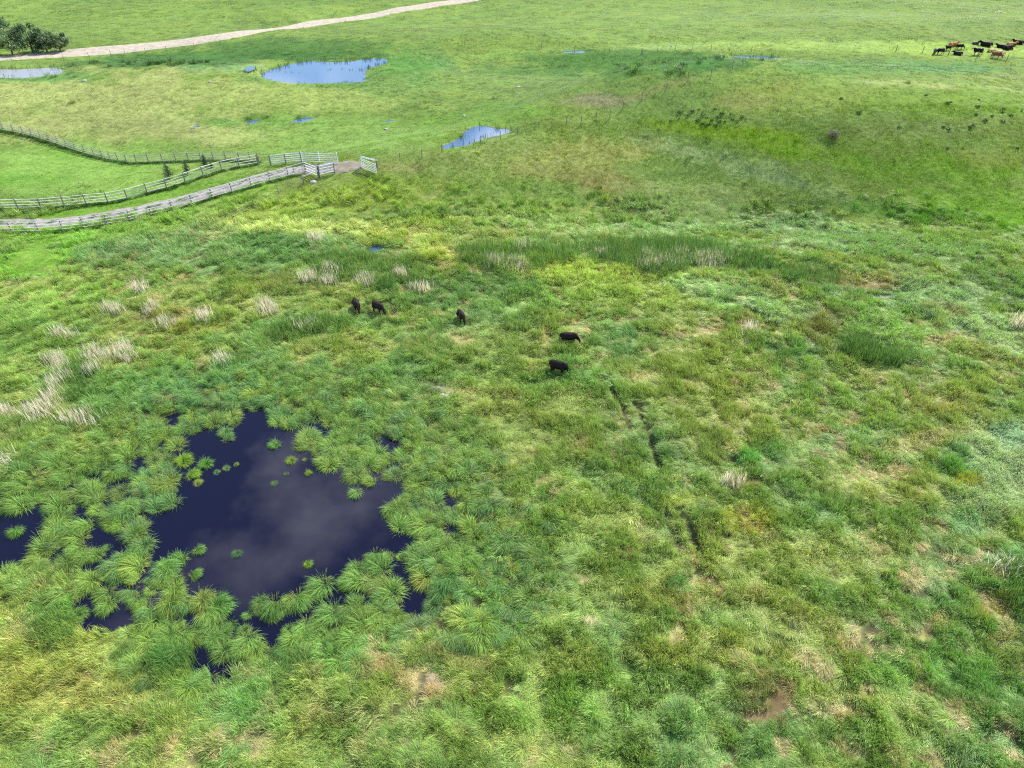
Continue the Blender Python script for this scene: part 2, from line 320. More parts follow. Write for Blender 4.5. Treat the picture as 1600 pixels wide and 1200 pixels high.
 (60,1000,110,50,0,(170,182,84),.7,1.1,.2,.1), (80,1080,150,44,0,(168,170,84),.7,1,.3,.1), (132,1055,14,8,0,(206,190,132),.7,.5,0,.6), (40,990,34,22,0,(204,196,130),.6,1,.3,.2), (200,1060,50,26,0,(150,166,56),.5,1,.1,0),
 (95,965,50,26,0,(90,166,70),.7,1.4,.1,0), (270,1035,50,24,0,(84,156,72),.7,1.4,.1,0), (220,1008,14,8,0,(170,150,110),.7,.5,0,.6), (370,1100,100,40,0,(128,176,92),.5,1.1,.2,0),
 (550,1010,90,30,0,(120,180,88),.5,1.2,.2,0), (740,900,70,50,0,(118,172,82),.5,1.2,.2,0), (330,600,220,50,-4,(104,162,88),.6,1.2,.2,0),
]
_BL = np.array([b[:5] for b in BLOBS], float)
def veg(x, y, z=None):
    """colour (linear reflectance), height factor, lodging and bareness of the sward at world points"""
    x = np.asarray(x, float); y = np.asarray(y, float)
    if z is None: z = interp(x, y)
    px, py = proj(x, y, z)
    d = np.hypot(x, y)
    n1 = fbm(x, y, 9, 4, 31); n2 = fbm(x, y, 2.2, 3, 47); n3 = fbm(x, y, 26, 3, 53)
    # far base and meadow base
    far = lin((138, 168, 80)) * (0.85 + 0.3 * n3[:, None]) + (n1[:, None] - 0.5) * np.array([0.10, 0.07, 0.0])
    pal = [lin((118, 158, 86)), lin((132, 164, 76)), lin((150, 170, 80)), lin((160, 168, 98))]
    t = np.clip((n1 - 0.28) / 0.44, 0, 1) * 2.0 + (n2 - 0.5) * 2.4; t = np.clip(t, 0, 2.999)
    i = t.astype(int); f = (t - i)[:, None]; P = np.array(pal)
    nearc = P[i] * (1 - f) + P[np.minimum(i + 1, 3)] * f
    k = sstep(70, 105, d)[:, None]
    col = nearc * (1 - k) + far * k
    hf = np.ones(len(x)); lo = np.full(len(x), 0.25); ba = np.zeros(len(x))
    wx = (fbm(x, y, 6, 3, 61) - 0.5); wy = (fbm(x, y, 6, 3, 67) - 0.5)
    for b in BLOBS:
        cx, cy, rx, ry, an, c, st, h, l, br = b
        m = (np.abs(px - cx) < 2.2 * max(rx, ry)) & (np.abs(py - cy) < 2.2 * max(rx, ry) * (0.5 if abs(an) < 20 else 1) + 2 * ry)
        if not m.any(): continue
        dx = px[m] - cx + wx[m] * rx * 0.8; dy = py[m] - cy + wy[m] * ry * 0.9
        ca, sa = math.cos(R(an)), math.sin(R(an))
        q = np.sqrt(((dx * ca + dy * sa) / rx) ** 2 + ((-dx * sa + dy * ca) / ry) ** 2) + (n2[m] - 0.5) * 0.7
        wgt = st * sstep(1.25, 0.55, q)
        cc = lin(c)
        col[m] = col[m] * (1 - wgt[:, None]) + cc * wgt[:, None]
        hf[m] = hf[m] * (1 - wgt) + h * wgt; lo[m] = lo[m] * (1 - wgt) + l * wgt; ba[m] = ba[m] * (1 - wgt) + br * wgt
    # small dry and thin spots scattered through the grazed meadow
    n4 = fbm(x, y, 1.1, 3, 71); n5 = fbm(x, y, 7, 3, 73)
    dry = sstep(0.59, 0.72, n4) * sstep(0.38, 0.60, n5) * (1 - sstep(75, 100, d)) * (lo < 0.6)
    col = col * (1 - 0.65 * dry[:, None]) + lin((190, 170, 128)) * 0.65 * dry[:, None]
    ba = np.maximum(ba, 0.55 * dry)
    lum = (col @ np.array([0.25, 0.6, 0.15]))[:, None]; col = (lum + (col - lum) * (0.90 + 0.06 * sstep(70, 110, d))[:, None]) * np.array([0.99, 1.0, 0.82])
    return np.clip(col, 0.008, 0.8), hf, lo, ba, px, py
def hollow(x, y):
    """bare peaty hollows between the grass clumps of the near meadow"""
    return sstep(0.34, 0.25, fbm(x, y, 1.25, 3, 113)) * sstep(0.36, 0.56, fbm(x, y, 8, 2, 117)) * sstep(78, 60, np.hypot(x, y))
REFL = 0.66            # photographed brightness -> reflectance at this exposure

def in_margin_marsh(px, py):
    return sdist([(-120, 560), (60, 690), (180, 640), (260, 590), (420, 570), (560, 560), (650, 610), (730, 690), (800, 760), (850, 860), (800, 950), (690, 1000), (560, 1020), (440, 1060), (330, 1075),
                  (240, 1010), (120, 990), (40, 960), (-120, 980)], px, py)

# ------------------------------------------------------------------ materials
def mat(name):
    m = bpy.data.materials.new(name); m.use_nodes = True; n = m.node_tree; n.nodes.clear()
    return m, n, n.nodes.new('ShaderNodeOutputMaterial')
def N(n, t, **k):
    o = n.nodes.new(t)
    for a, b in k.items(): setattr(o, a, b)
    return o
def L(n, a, b): n.links.new(a, b)
def mixrgb(n, a, b, fac, blend='MIX'):
    m = N(n, 'ShaderNodeMix', data_type='RGBA', blend_type=blend)
    for v, s in ((a, 'A'), (b, 'B'), (fac, 'Factor')):
        if isinstance(v, (int, float)): m.inputs[s].default_value = v
        elif isinstance(v, tuple): m.inputs[s].default_value = v
        else: L(n, v, m.inputs[s])
    return m.outputs['Result']

def grass_mat(name, attr_type, trans=0.32, gloss=0.28):
    m, n, o = mat(name)
    a = N(n, 'ShaderNodeAttribute', attribute_type=attr_type, attribute_name='tint')
    v = N(n, 'ShaderNodeAttribute', attribute_type='GEOMETRY', attribute_name='blade')
    col = mixrgb(n, a.outputs['Color'], v.outputs['Color'], 1.0, 'MULTIPLY')
    p = N(n, 'ShaderNodeBsdfPrincipled'); L(n, col, p.inputs['Base Color'])
    p.inputs['Roughness'].default_value = 0.5; p.inputs['Specular IOR Level'].default_value = gloss
    t = N(n, 'ShaderNodeBsdfTranslucent')
    L(n, mixrgb(n, col, (1.05, 1.08, 0.78, 1), 1.0, 'MULTIPLY'), t.inputs['Color'])
    s = N(n, 'ShaderNodeMixShader'); s.inputs[0].default_value = trans
    L(n, p.outputs[0], s.inputs[1]); L(n, t.outputs[0], s.inputs[2]); L(n, s.outputs[0], o.inputs[0])
    return m
M_GRASS = grass_mat('grass_blades', 'INSTANCER')
M_PLANT = grass_mat('plant_leaves', 'GEOMETRY')

def simple(name, c, rough=0.8, noise=None, spec=0.3, bump=None):
    m, n, o = mat(name)
    p = N(n, 'ShaderNodeBsdfPrincipled'); p.inputs['Roughness'].default_value = rough; p.inputs['Specular IOR Level'].default_value = spec
    if noise:
        tcn = N(n, 'ShaderNodeTexCoord'); nn = N(n, 'ShaderNodeTexNoise'); nn.inputs['Scale'].default_value = noise[0]; nn.inputs['Detail'].default_value = 6
        L(n, tcn.outputs['Object'], nn.inputs['Vector'])
        r = N(n, 'ShaderNodeValToRGB'); r.color_ramp.elements[0].position = 0.34; r.color_ramp.elements[1].position = 0.68
        r.color_ramp.elements[0].color = (*noise[1], 1); r.color_ramp.elements[1].color = (*c, 1)
        L(n, nn.outputs['Fac'], r.inputs[0]); L(n, r.outputs[0], p.inputs['Base Color'])
        if bump:
            b = N(n, 'ShaderNodeBump'); b.inputs['Strength'].default_value = bump; b.inputs['Distance'].default_value = 0.05
            L(n, nn.outputs['Fac'], b.inputs['Height']); L(n, b.outputs[0], p.inputs['Normal'])
    else: p.inputs['Base Color'].default_value = (*c, 1)
    L(n, p.outputs[0], o.inputs[0]); return m
M_RAIL = simple('weathered_rail', (0.66, 0.65, 0.62), 0.7, (3.0, (0.46, 0.45, 0.43)))
M_POST = simple('weathered_post', (0.24, 0.235, 0.23), 0.85, (4.0, (0.13, 0.125, 0.12)))
M_WPOST = simple('grey_wire_fence_post', (0.2, 0.185, 0.17), 0.85, (5.0, (0.11, 0.1, 0.09)))
M_PANEL = simple('galvanised_panel', (0.74, 0.75, 0.75), 0.45, (2.0, (0.6, 0.61, 0.61)), 0.5)
M_RAIL_BACKLIT = simple('grey_rail', (0.36, 0.35, 0.33), 0.8, (3.0, (0.2, 0.195, 0.19)))  # darker rail copy: the backlit shade is put into its grey
M_WIRE = simple('fence_wire', (0.3, 0.3, 0.3), 0.5)
M_STONE = simple('field_stone', (0.42, 0.40, 0.37), 0.9, (3.0, (0.22, 0.21, 0.2)), 0.3, 0.5)
M_BARK = simple('bark', (0.12, 0.10, 0.08), 0.9, (4.0, (0.07, 0.055, 0.045)))

def ground_mat():
    m, n, o = mat('pasture_ground')
    a = N(n, 'ShaderNodeAttribute', attribute_type='GEOMETRY', attribute_name='tint')
    tcn = N(n, 'ShaderNodeTexCoord')
    def noise(s, d=6, r=0.6):
        q = N(n, 'ShaderNodeTexNoise'); q.inputs['Scale'].default_value = s; q.inputs['Detail'].default_value = d; q.inputs['Roughness'].default_value = r
        L(n, tcn.outputs['Object'], q.inputs['Vector']); return q.outputs['Fac']
    n1, n2 = noise(1.6, 8, 0.65), noise(0.22, 6)
    r1 = N(n, 'ShaderNodeMapRange'); L(n, n1, r1.inputs[0]); r1.inputs[1].default_value = 0.3; r1.inputs[2].default_value = 0.7; r1.inputs[3].default_value = 0.66; r1.inputs[4].default_value = 1.28
    r2 = N(n, 'ShaderNodeMapRange'); L(n, n2, r2.inputs[0]); r2.inputs[1].default_value = 0.3; r2.inputs[2].default_value = 0.7; r2.inputs[3].default_value = 0.86; r2.inputs[4].default_value = 1.14
    mm = N(n, 'ShaderNodeMath', operation='MULTIPLY'); L(n, r1.outputs[0], mm.inputs[0]); L(n, r2.outputs[0], mm.inputs[1])
    c = mixrgb(n, a.outputs['Color'], mm.outputs[0], 1.0, 'MULTIPLY')
    p = N(n, 'ShaderNodeBsdfPrincipled'); L(n, c, p.inputs['Base Color']); p.inputs['Roughness'].default_value = 0.95; p.inputs['Specular IOR Level'].default_value = 0.1
    b = N(n, 'ShaderNodeBump'); b.inputs['Strength'].default_value = 0.8; b.inputs['Distance'].default_value = 0.15
    L(n, n1, b.inputs['Height']); L(n, b.outputs[0], p.inputs['Normal'])
    L(n, p.outputs[0], o.inputs[0]); return m
def water_mat(name, base, rough, ripple, dist):
    m, n, o = mat(name)
    p = N(n, 'ShaderNodeBsdfPrincipled'); p.inputs['Base Color'].default_value = (*base, 1); p.inputs['Roughness'].default_value = rough
    p.inputs['IOR'].default_value = 1.33; p.inputs['Specular IOR Level'].default_value = 0.5
    tcn = N(n, 'ShaderNodeTexCoord'); q = N(n, 'ShaderNodeTexNoise'); q.inputs['Scale'].default_value = 2.2; q.inputs['Detail'].default_value = 3
    L(n, tcn.outputs['Object'], q.inputs['Vector'])
    b = N(n, 'ShaderNodeBump'); b.inputs['Strength'].default_value = ripple; b.inputs['Distance'].default_value = dist
    L(n, q.outputs['Fac'], b.inputs['Height']); L(n, b.outputs[0], p.inputs['Normal']); L(n, p.outputs[0], o.inputs[0]); return m
M_WATER = water_mat('peat_water', (0.004, 0.004, 0.015), 0.02, 0.1, 0.002)
M_WATER2 = water_mat('pond_water_sky_tint', (0.04, 0.085, 0.165), 0.04, 0.25, 0.006)  # blue base colour carries part of the sky reflection
M_MUDW = water_mat('muddy_water', (0.20, 0.19, 0.18), 0.18, 0.5, 0.02)
M_GRAVEL = simple('pale_gravel', (0.41, 0.355, 0.285), 0.95, (0.9, (0.29, 0.25, 0.195)), 0.1, 0.4)
M_LANE = simple('grey_gravel', (0.31, 0.285, 0.27), 0.95, (1.2, (0.19, 0.17, 0.155)), 0.1, 0.4)
M_YARD = simple('trodden_dirt', (0.27, 0.24, 0.19), 0.95, (1.0, (0.17, 0.15, 0.11)), 0.1, 0.4)

# ------------------------------------------------------------------ object helpers
COL = S.collection
def tag(o, label=None, cat=None, group=None, kind=None):
    for k, v in (('label', label), ('category', cat), ('group', group), ('kind', kind)):
        if v: o[k] = v
    return o
def mesh_obj(name, verts, faces, m, parent=None, smooth=False, link=True):
    me = bpy.data.meshes.new(name); me.from_pydata([tuple(v) for v in verts], [], [tuple(f) for f in faces]); me.update()
    if m: me.materials.append(m)
    if smooth: me.polygons.foreach_set('use_smooth', [True] * len(me.polygons))
    o = bpy.data.objects.new(name, me)
    if link: COL.objects.link(o)
    if parent: o.parent = parent
    return o
def obj_of(name, me, parent=None, loc=(0, 0, 0), rot=(0, 0, 0), scale=(1, 1, 1)):
    o = bpy.data.objects.new(name, me); COL.objects.link(o); o.location = loc; o.rotation_euler = rot; o.scale = scale
    if parent: o.parent = parent
    return o
def empty(name, loc=(0, 0, 0), rz=0):
    o = bpy.data.objects.new(name, None); COL.objects.link(o); o.location = loc; o.rotation_euler = (0, 0, rz); o.empty_display_size = 0.3; return o
def col_attr(me, name, c):
    a = me.color_attributes.new(name, 'FLOAT_COLOR', 'POINT')
    c = np.asarray(c, float)
    if c.shape[1] == 3: c = np.concatenate([c, np.ones((len(c), 1))], 1)
    a.data.foreach_set('color', c.astype(np.float32).ravel())

# ------------------------------------------------------------------ ground sheet
nx, ny = len(GX), len(GY)
me = bpy.data.meshes.new('pasture')
V = np.stack([MX.ravel(), MY.ravel(), Z.ravel()], -1)
ii = (np.arange(ny - 1)[:, None] * nx + np.arange(nx - 1)[None]).ravel()
F = np.stack([ii, ii + 1, ii + 1 + nx, ii + nx], -1)
me.vertices.add(len(V)); me.vertices.foreach_set('co', V.ravel())
me.loops.add(len(F) * 4); me.loops.foreach_set('vertex_index', F.ravel())
me.polygons.add(len(F)); me.polygons.foreach_set('loop_start', np.arange(len(F)) * 4); me.polygons.foreach_set('loop_total', np.full(len(F), 4))
me.polygons.foreach_set('use_smooth', np.ones(len(F), bool)); me.update(); me.validate()
gc, ghf, glo, gba, gpx, gpy = veg(V[:, 0], V[:, 1], V[:, 2])
gd = np.hypot(V[:, 0], V[:, 1])
nearw = (1 - sstep(70, 120, gd))[:, None]
soil = lin((150, 132, 96)) * np.ones((len(V), 1)); thatch = gc * 0.55 + lin((128, 116, 74)) * 0.45
gcol = gc * (0.76 - 0.51 * nearw) + thatch * 0.75 * nearw
gcol = gcol * (1 - 0.6 * gba[:, None]) + gc * 0.6 * gba[:, None]
wetd = np.full(len(V), 9.0)
for p in OPENW:
    a, b, c, d_ = bounds(p, 3); m = (V[:, 0] > a) & (V[:, 0] < b) & (V[:, 1] > c) & (V[:, 1] < d_)
    if m.any(): wetd[m] = np.minimum(wetd[m], sdist(p, V[m, 0], V[m, 1]))
mudc = np.array([0.035, 0.028, 0.02])
marsh = sstep(20, -40, in_margin_marsh(gpx, gpy) + (fbm(V[:, 0], V[:, 1], 5, 3, 15) - 0.5) * 120) * (gd < 80)
kw = np.maximum(np.maximum(sstep(1.0, 0.45, wetd), 0.8 * sstep(0.45, 0.2, drut.ravel())), 0.8 * marsh)[:, None]
kw = np.maximum(kw, 0.75 * hollow(V[:, 0], V[:, 1])[:, None])
gcol = gcol * REFL * (1 - kw) + mudc * kw
col_attr(me, 'tint', gcol)
me.materials.append(ground_mat())
ground = bpy.data.objects.new('pasture', me); COL.objects.link(ground); tag(ground, kind='structure')

# ------------------------------------------------------------------ water
def water_sheet(name, polys, level, m, off, cell):
    bb = np.array([bounds(p, off + 0.8) for p in polys])
    verts = {}; faces = []
    for (a, b, c, d_), p in zip(bb, polys):
        xs = np.arange(math.floor(a / cell), math.ceil(b / cell) + 1); ys = np.arange(math.floor(c / cell), math.ceil(d_ / cell) + 1)
        X, Y = np.meshgrid(xs * cell, ys * cell); d = sdist(p, X, Y) < off
        for j in range(len(ys) - 1):
            for i in range(len(xs) - 1):
                if d[j:j + 2, i:i + 2].any():
                    f = []
                    for (q, r) in ((i, j), (i + 1, j), (i + 1, j + 1), (i, j + 1)):
                        f.append(verts.setdefault((int(xs[q]), int(ys[r])), len(verts)))
                    faces.append(tuple(f))
    faces = list({tuple(sorted(f)): f for f in faces}.values())
    v = [None] * len(verts)
    for (a, b), k in verts.items(): v[k] = (a * cell, b * cell, level)
    o = mesh_obj(name, v, faces, m); tag(o, kind='structure'); return o
water_sheet('marsh_water', OPENW + [WETW], MARSH_LEVEL, M_WATER, 0.9, 0.4)
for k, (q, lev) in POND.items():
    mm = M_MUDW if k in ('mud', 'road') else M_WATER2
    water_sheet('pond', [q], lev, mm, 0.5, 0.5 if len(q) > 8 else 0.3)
# ------------------------------------------------------------------ roads
def strip(name, line, width, m, lift, crown=0.0, wob=0.25, cols=7):
    t = np.gradient(line, axis=0); t /= np.hypot(*t.T)[:, None]; nrm = np.stack([-t[:, 1], t[:, 0]], -1)
    v = []; n = len(line)
    for i in range(n):
        for k in range(cols):
            u = k / (cols - 1) * 2 - 1
            ww = width / 2 * (1 + wob * (float(vnoise(np.array([i * 0.35]), np.array([9.0 if u < 0 else 33.0]))[0]) - 0.5))
            x, y = line[i] + nrm[i] * u * ww
            v.append((x, y, gz(x, y) + lift + crown * (1 - u * u) - (0.1 if abs(u) == 1 else 0)))
    f = [(i * cols + k, i * cols + k + 1, (i + 1) * cols + k + 1, (i + 1) * cols + k) for i in range(n - 1) for k in range(cols - 1)]
    o = mesh_obj(name, v, f, m, smooth=True); tag(o, kind='structure'); return o
strip('gravel_road', ROAD, ROAD_W, M_GRAVEL, 0.10, 0.08, 0.06, 9)
strip('driveway', DRIVE[:-6], DRIVE_W, M_LANE, 0.05, 0.02, 0.3)
def patch(name, poly, m, lift, cell=0.3):
    a, b, c, d_ = bounds(poly, 0.3); xs = np.arange(a, b, cell); ys = np.arange(c, d_, cell)
    X, Y = np.meshgrid(xs, ys); d = sdist(poly, X, Y) + (fbm(X, Y, 1.2, 3, 5) - 0.5) * 1.2
    ZZ = interp(X.ravel(), Y.ravel()).reshape(X.shape) + np.minimum(lift, 0.05 - 0.3 * d)
    v = np.stack([X.ravel(), Y.ravel(), ZZ.ravel()], -1); k = len(xs)
    f = [(j * k + i, j * k + i + 1, (j + 1) * k + i + 1, (j + 1) * k + i) for j in range(len(ys) - 1) for i in range(k - 1) if (d[j:j + 2, i:i + 2] < 0.3).all()]
    return tag(mesh_obj(name, v, f, m, smooth=True), kind='structure')
patch('gateway_dirt', YARD, M_YARD, 0.075)

# ------------------------------------------------------------------ blades, tufts
def blade(base, az, length, lean, width, curl=1.0, segs=3, twist=0.0):
    """a tapering leaf strip: rises, leans and arches over in direction az"""
    dx, dy = math.cos(az), math.sin(az); sx, sy = -math.sin(az + twist), math.cos(az + twist)
    p = np.array(base, float); th = lean; pts = [p.copy()]; st = length / segs
    for k in range(segs):
        p = p + st * np.array([math.sin(th) * dx, math.sin(th) * dy, math.cos(th)]); th = min(th + curl / segs, 2.5); pts.append(p.copy())
    v = []
    for k, q in enumerate(pts[:-1]):
        wd = width * (1.0 if k else 0.7) * (1 - 0.25 * k / segs) / 2
        v += [(q[0] - sx * wd, q[1] - sy * wd, q[2]), (q[0] + sx * wd, q[1] + sy * wd, q[2])]
    v.append(tuple(pts[-1]))
    f = [(2 * k, 2 * k + 1, 2 * k + 3, 2 * k + 2) for k in range(segs - 1)] + [(2 * segs - 2, 2 * segs - 1, 2 * segs)]
    return v, f
class Sward:
    def __init__(s): s.v = []; s.f = []; s.c = []; s.t = []
    def add(s, vf, c, t=None):
        v, f = vf; o = len(s.v); s.v += v; s.f += [tuple(a + o for a in q) for q in f]; s.c += [c] * len(v)
        if t is not None: s.t += [t] * len(v)
    def mesh(s, name, m):
        me = bpy.data.meshes.new(name); me.from_pydata(s.v, [], s.f); me.update(); me.materials.append(m)
        col_attr(me, 'blade', np.array(s.c))
        if s.t: col_attr(me, 'tint', np.array(s.t))
        return me
rr = random.Random(5)
def bl_col(lo=0.55, hi=1.4, straw=0.13):
    k = rr.uniform(lo, hi)
    if rr.random() < straw: return (k * 1.5, k * 1.1, k * 1.3)
    return (k * rr.uniform(0.9, 1.1), k, k * rr.uniform(0.85, 1.15))
def tussock_mesh(i, nb=620):
    s = Sward(); lob = rr.uniform(0, 6.28); comb = (0.5, 0.8, 1.3, 1.0, 0.6, 1.6)[i % 6]
    for k in range(nb):
        a = rr.uniform(0, 6.283); r0 = 0.36 * math.sqrt(rr.random()) * (1 + 0.3 * math.cos(2 * (a - lob))); ln = rr.uniform(0.4, 0.95) * (1.12 - r0)
        lean = 0.08 + r0 * 1.9 + abs(rr.gauss(0, 0.22))
        wx, wy = math.cos(a) * (0.4 + r0) + comb * 0.7 + rr.gauss(0, .25), math.sin(a) * (0.4 + r0) + rr.gauss(0, .25)
        s.add(blade((r0 * math.cos(a), r0 * math.sin(a), 0), math.atan2(wy, wx), ln, lean, rr.uniform(0.006, 0.014), rr.uniform(1.2, 3.0), 5, rr.uniform(-1.2, 1.2)), bl_col(0.4, 1.5, 0.08))
    for k in range(30):                               # brown skirt of last year's leaves
        a = rr.uniform(0, 6.283)
        s.add(blade((0.28 * math.cos(a), 0.28 * math.sin(a), 0.05), a, rr.uniform(0.2, 0.45), 1.0, 0.025, 1.4, 2), (rr.uniform(0.9, 1.3), 0.62, 0.8))
    return s.mesh(f'sedge_tussock_{i}', M_GRASS)
def meadow_mesh(i, nb=46, rad=0.24, h=(0.30, 0.58), lodge=0.0, wd=(0.014, 0.028)):
    s = Sward()
    for k in range(nb):
        a = rr.uniform(0, 6.283); r0 = rad * math.sqrt(rr.random()); ln = rr.uniform(*h)
        az = rr.gauss(0, 1.3 - lodge) ; lean = rr.uniform(0.1, 0.6) + lodge * 0.7
        s.add(blade((r0 * math.cos(a), r0 * math.sin(a), -0.03), az, ln * (1 + 0.5 * lodge), lean, rr.uniform(*wd), rr.uniform(0.5, 1.3) + lodge * 0.3, 3, rr.uniform(-0.9, 0.9)), bl_col())
    return s.mesh(f'meadow_tuft_{i}', M_GRASS)
def short_mesh(i, nb=60, rad=0.5, h=(0.10, 0.26), wd=(0.02, 0.05)):
    s = Sward()
    for k in range(nb):
        a = rr.uniform(0, 6.283); r0 = rad * math.sqrt(rr.random())
        s.add(blade((r0 * math.cos(a), r0 * math.sin(a), -0.03), rr.gauss(0, 1.2), rr.uniform(*h), rr.uniform(0.2, 0.9), rr.uniform(*wd), rr.uniform(0.4, 1.2), 2, rr.uniform(-1, 1)), bl_col(0.75, 1.2, 0.05))
    return s.mesh(f'short_tuft_{i}', M_GRASS)

def proto_collection(name, meshes):
    c = bpy.data.collections.new(name)
    for k, m in enumerate(meshes):
        c.objects.link(bpy.data.objects.new(f'{name}_{k:02d}', m))
    return c
TUSS = [tussock_mesh(i) for i in range(6)]
PC_TUSS = proto_collection('tussock_forms', TUSS)
MEAD = [meadow_mesh(i) for i in range(5)] + [meadow_mesh(i + 5, 46, 0.24, (0.34, 0.62), 0.8) for i in range(5)]
PC_MEAD = proto_collection('meadow_forms', MEAD)
PC_SHORT = proto_collection('short_forms', [short_mesh(i) for i in range(5)])

def scatter(name, P, rot, scl, tint, idx, coll):
    me = bpy.data.meshes.new(name); me.vertices.add(len(P)); me.vertices.foreach_set('co', np.asarray(P, np.float32).ravel())
    for nm, ty, data, key in (('rot', 'FLOAT_VECTOR', rot, 'vector'), ('scl', 'FLOAT_VECTOR', scl, 'vector'), ('idx', 'INT', idx, 'value')):
        a = me.attributes.new(nm, ty, 'POINT'); a.data.foreach_set(key, np.asarray(data).astype(np.int32 if ty == 'INT' else np.float32).ravel())
    a = me.attributes.new('tint', 'FLOAT_COLOR', 'POINT')
    a.data.foreach_set('color', np.concatenate([tint, np.ones((len(tint), 1))], 1).astype(np.float32).ravel())
    o = bpy.data.objects.new(name, me); COL.objects.link(o)
    g = bpy.data.node_groups.new(name, 'GeometryNodeTree')
    g.interface.new_socket('Geometry', in_out='INPUT', socket_type='NodeSocketGeometry'); g.interface.new_socket('Geometry', in_out='OUTPUT', socket_type='NodeSocketGeometry')
    gi, go = g.nodes.new('NodeGroupInput'), g.nodes.new('NodeGroupOutput')
    ci = g.nodes.new('GeometryNodeCollectionInfo'); ci.inputs['Collection'].default_value = coll; ci.inputs['Separate Children'].default_value = True; ci.inputs['Reset Children'].default_value = True
    ip = g.nodes.new('GeometryNodeInstanceOnPoints'); ip.inputs['Pick Instance'].default_value = True
    def na(nm, ty):
        q = g.nodes.new('GeometryNodeInputNamedAttribute'); q.data_type = ty; q.inputs['Name'].default_value = nm; return q.outputs['Attribute']
    e2r = g.nodes.new('FunctionNodeEulerToRotation'); g.links.new(na('rot', 'FLOAT_VECTOR'), e2r.inputs[0])
    g.links.new(gi.outputs[0], ip.inputs['Points']); g.links.new(ci.outputs[0], ip.inputs['Instance'])
    g.links.new(na('idx', 'INT'), ip.inputs['Instance Index']); g.links.new(e2r.outputs[0], ip.inputs['Rotation']); g.links.new(na('scl', 'FLOAT_VECTOR'), ip.inputs['Scale'])
    g.links.new(ip.outputs[0], go.inputs[0])
    md = o.modifiers.new('scatter', 'NODES'); md.node_group = g
    return o

def open_dist(px, py):
    d = np.full(np.shape(px), 1e9)
    for p in OPEN:
        d = np.minimum(d, sdist(p, px, py))
    return d
def road_mask(x, y):
    return (ldist(DRIVE, x, y) > DRIVE_W * 0.5 - 0.1 + 0.3 * (vnoise(x * 2, y * 2, 3) - 0.3)) & (ldist(ROAD, x, y) > ROAD_W * 0.5) & (sdist(YARD, x, y) > 0.1)
def pond_mask(x, y, m=0.1):
    ok = np.ones(len(x), bool)
    for q, lev in POND.values():
        a, b, c, d_ = bounds(q, 1); s = (x > a) & (x < b) & (y > c) & (y < d_)
        if s.any(): ok[s] &= sdist(q, x[s], y[s]) > m
    return ok
WIND = R(200)

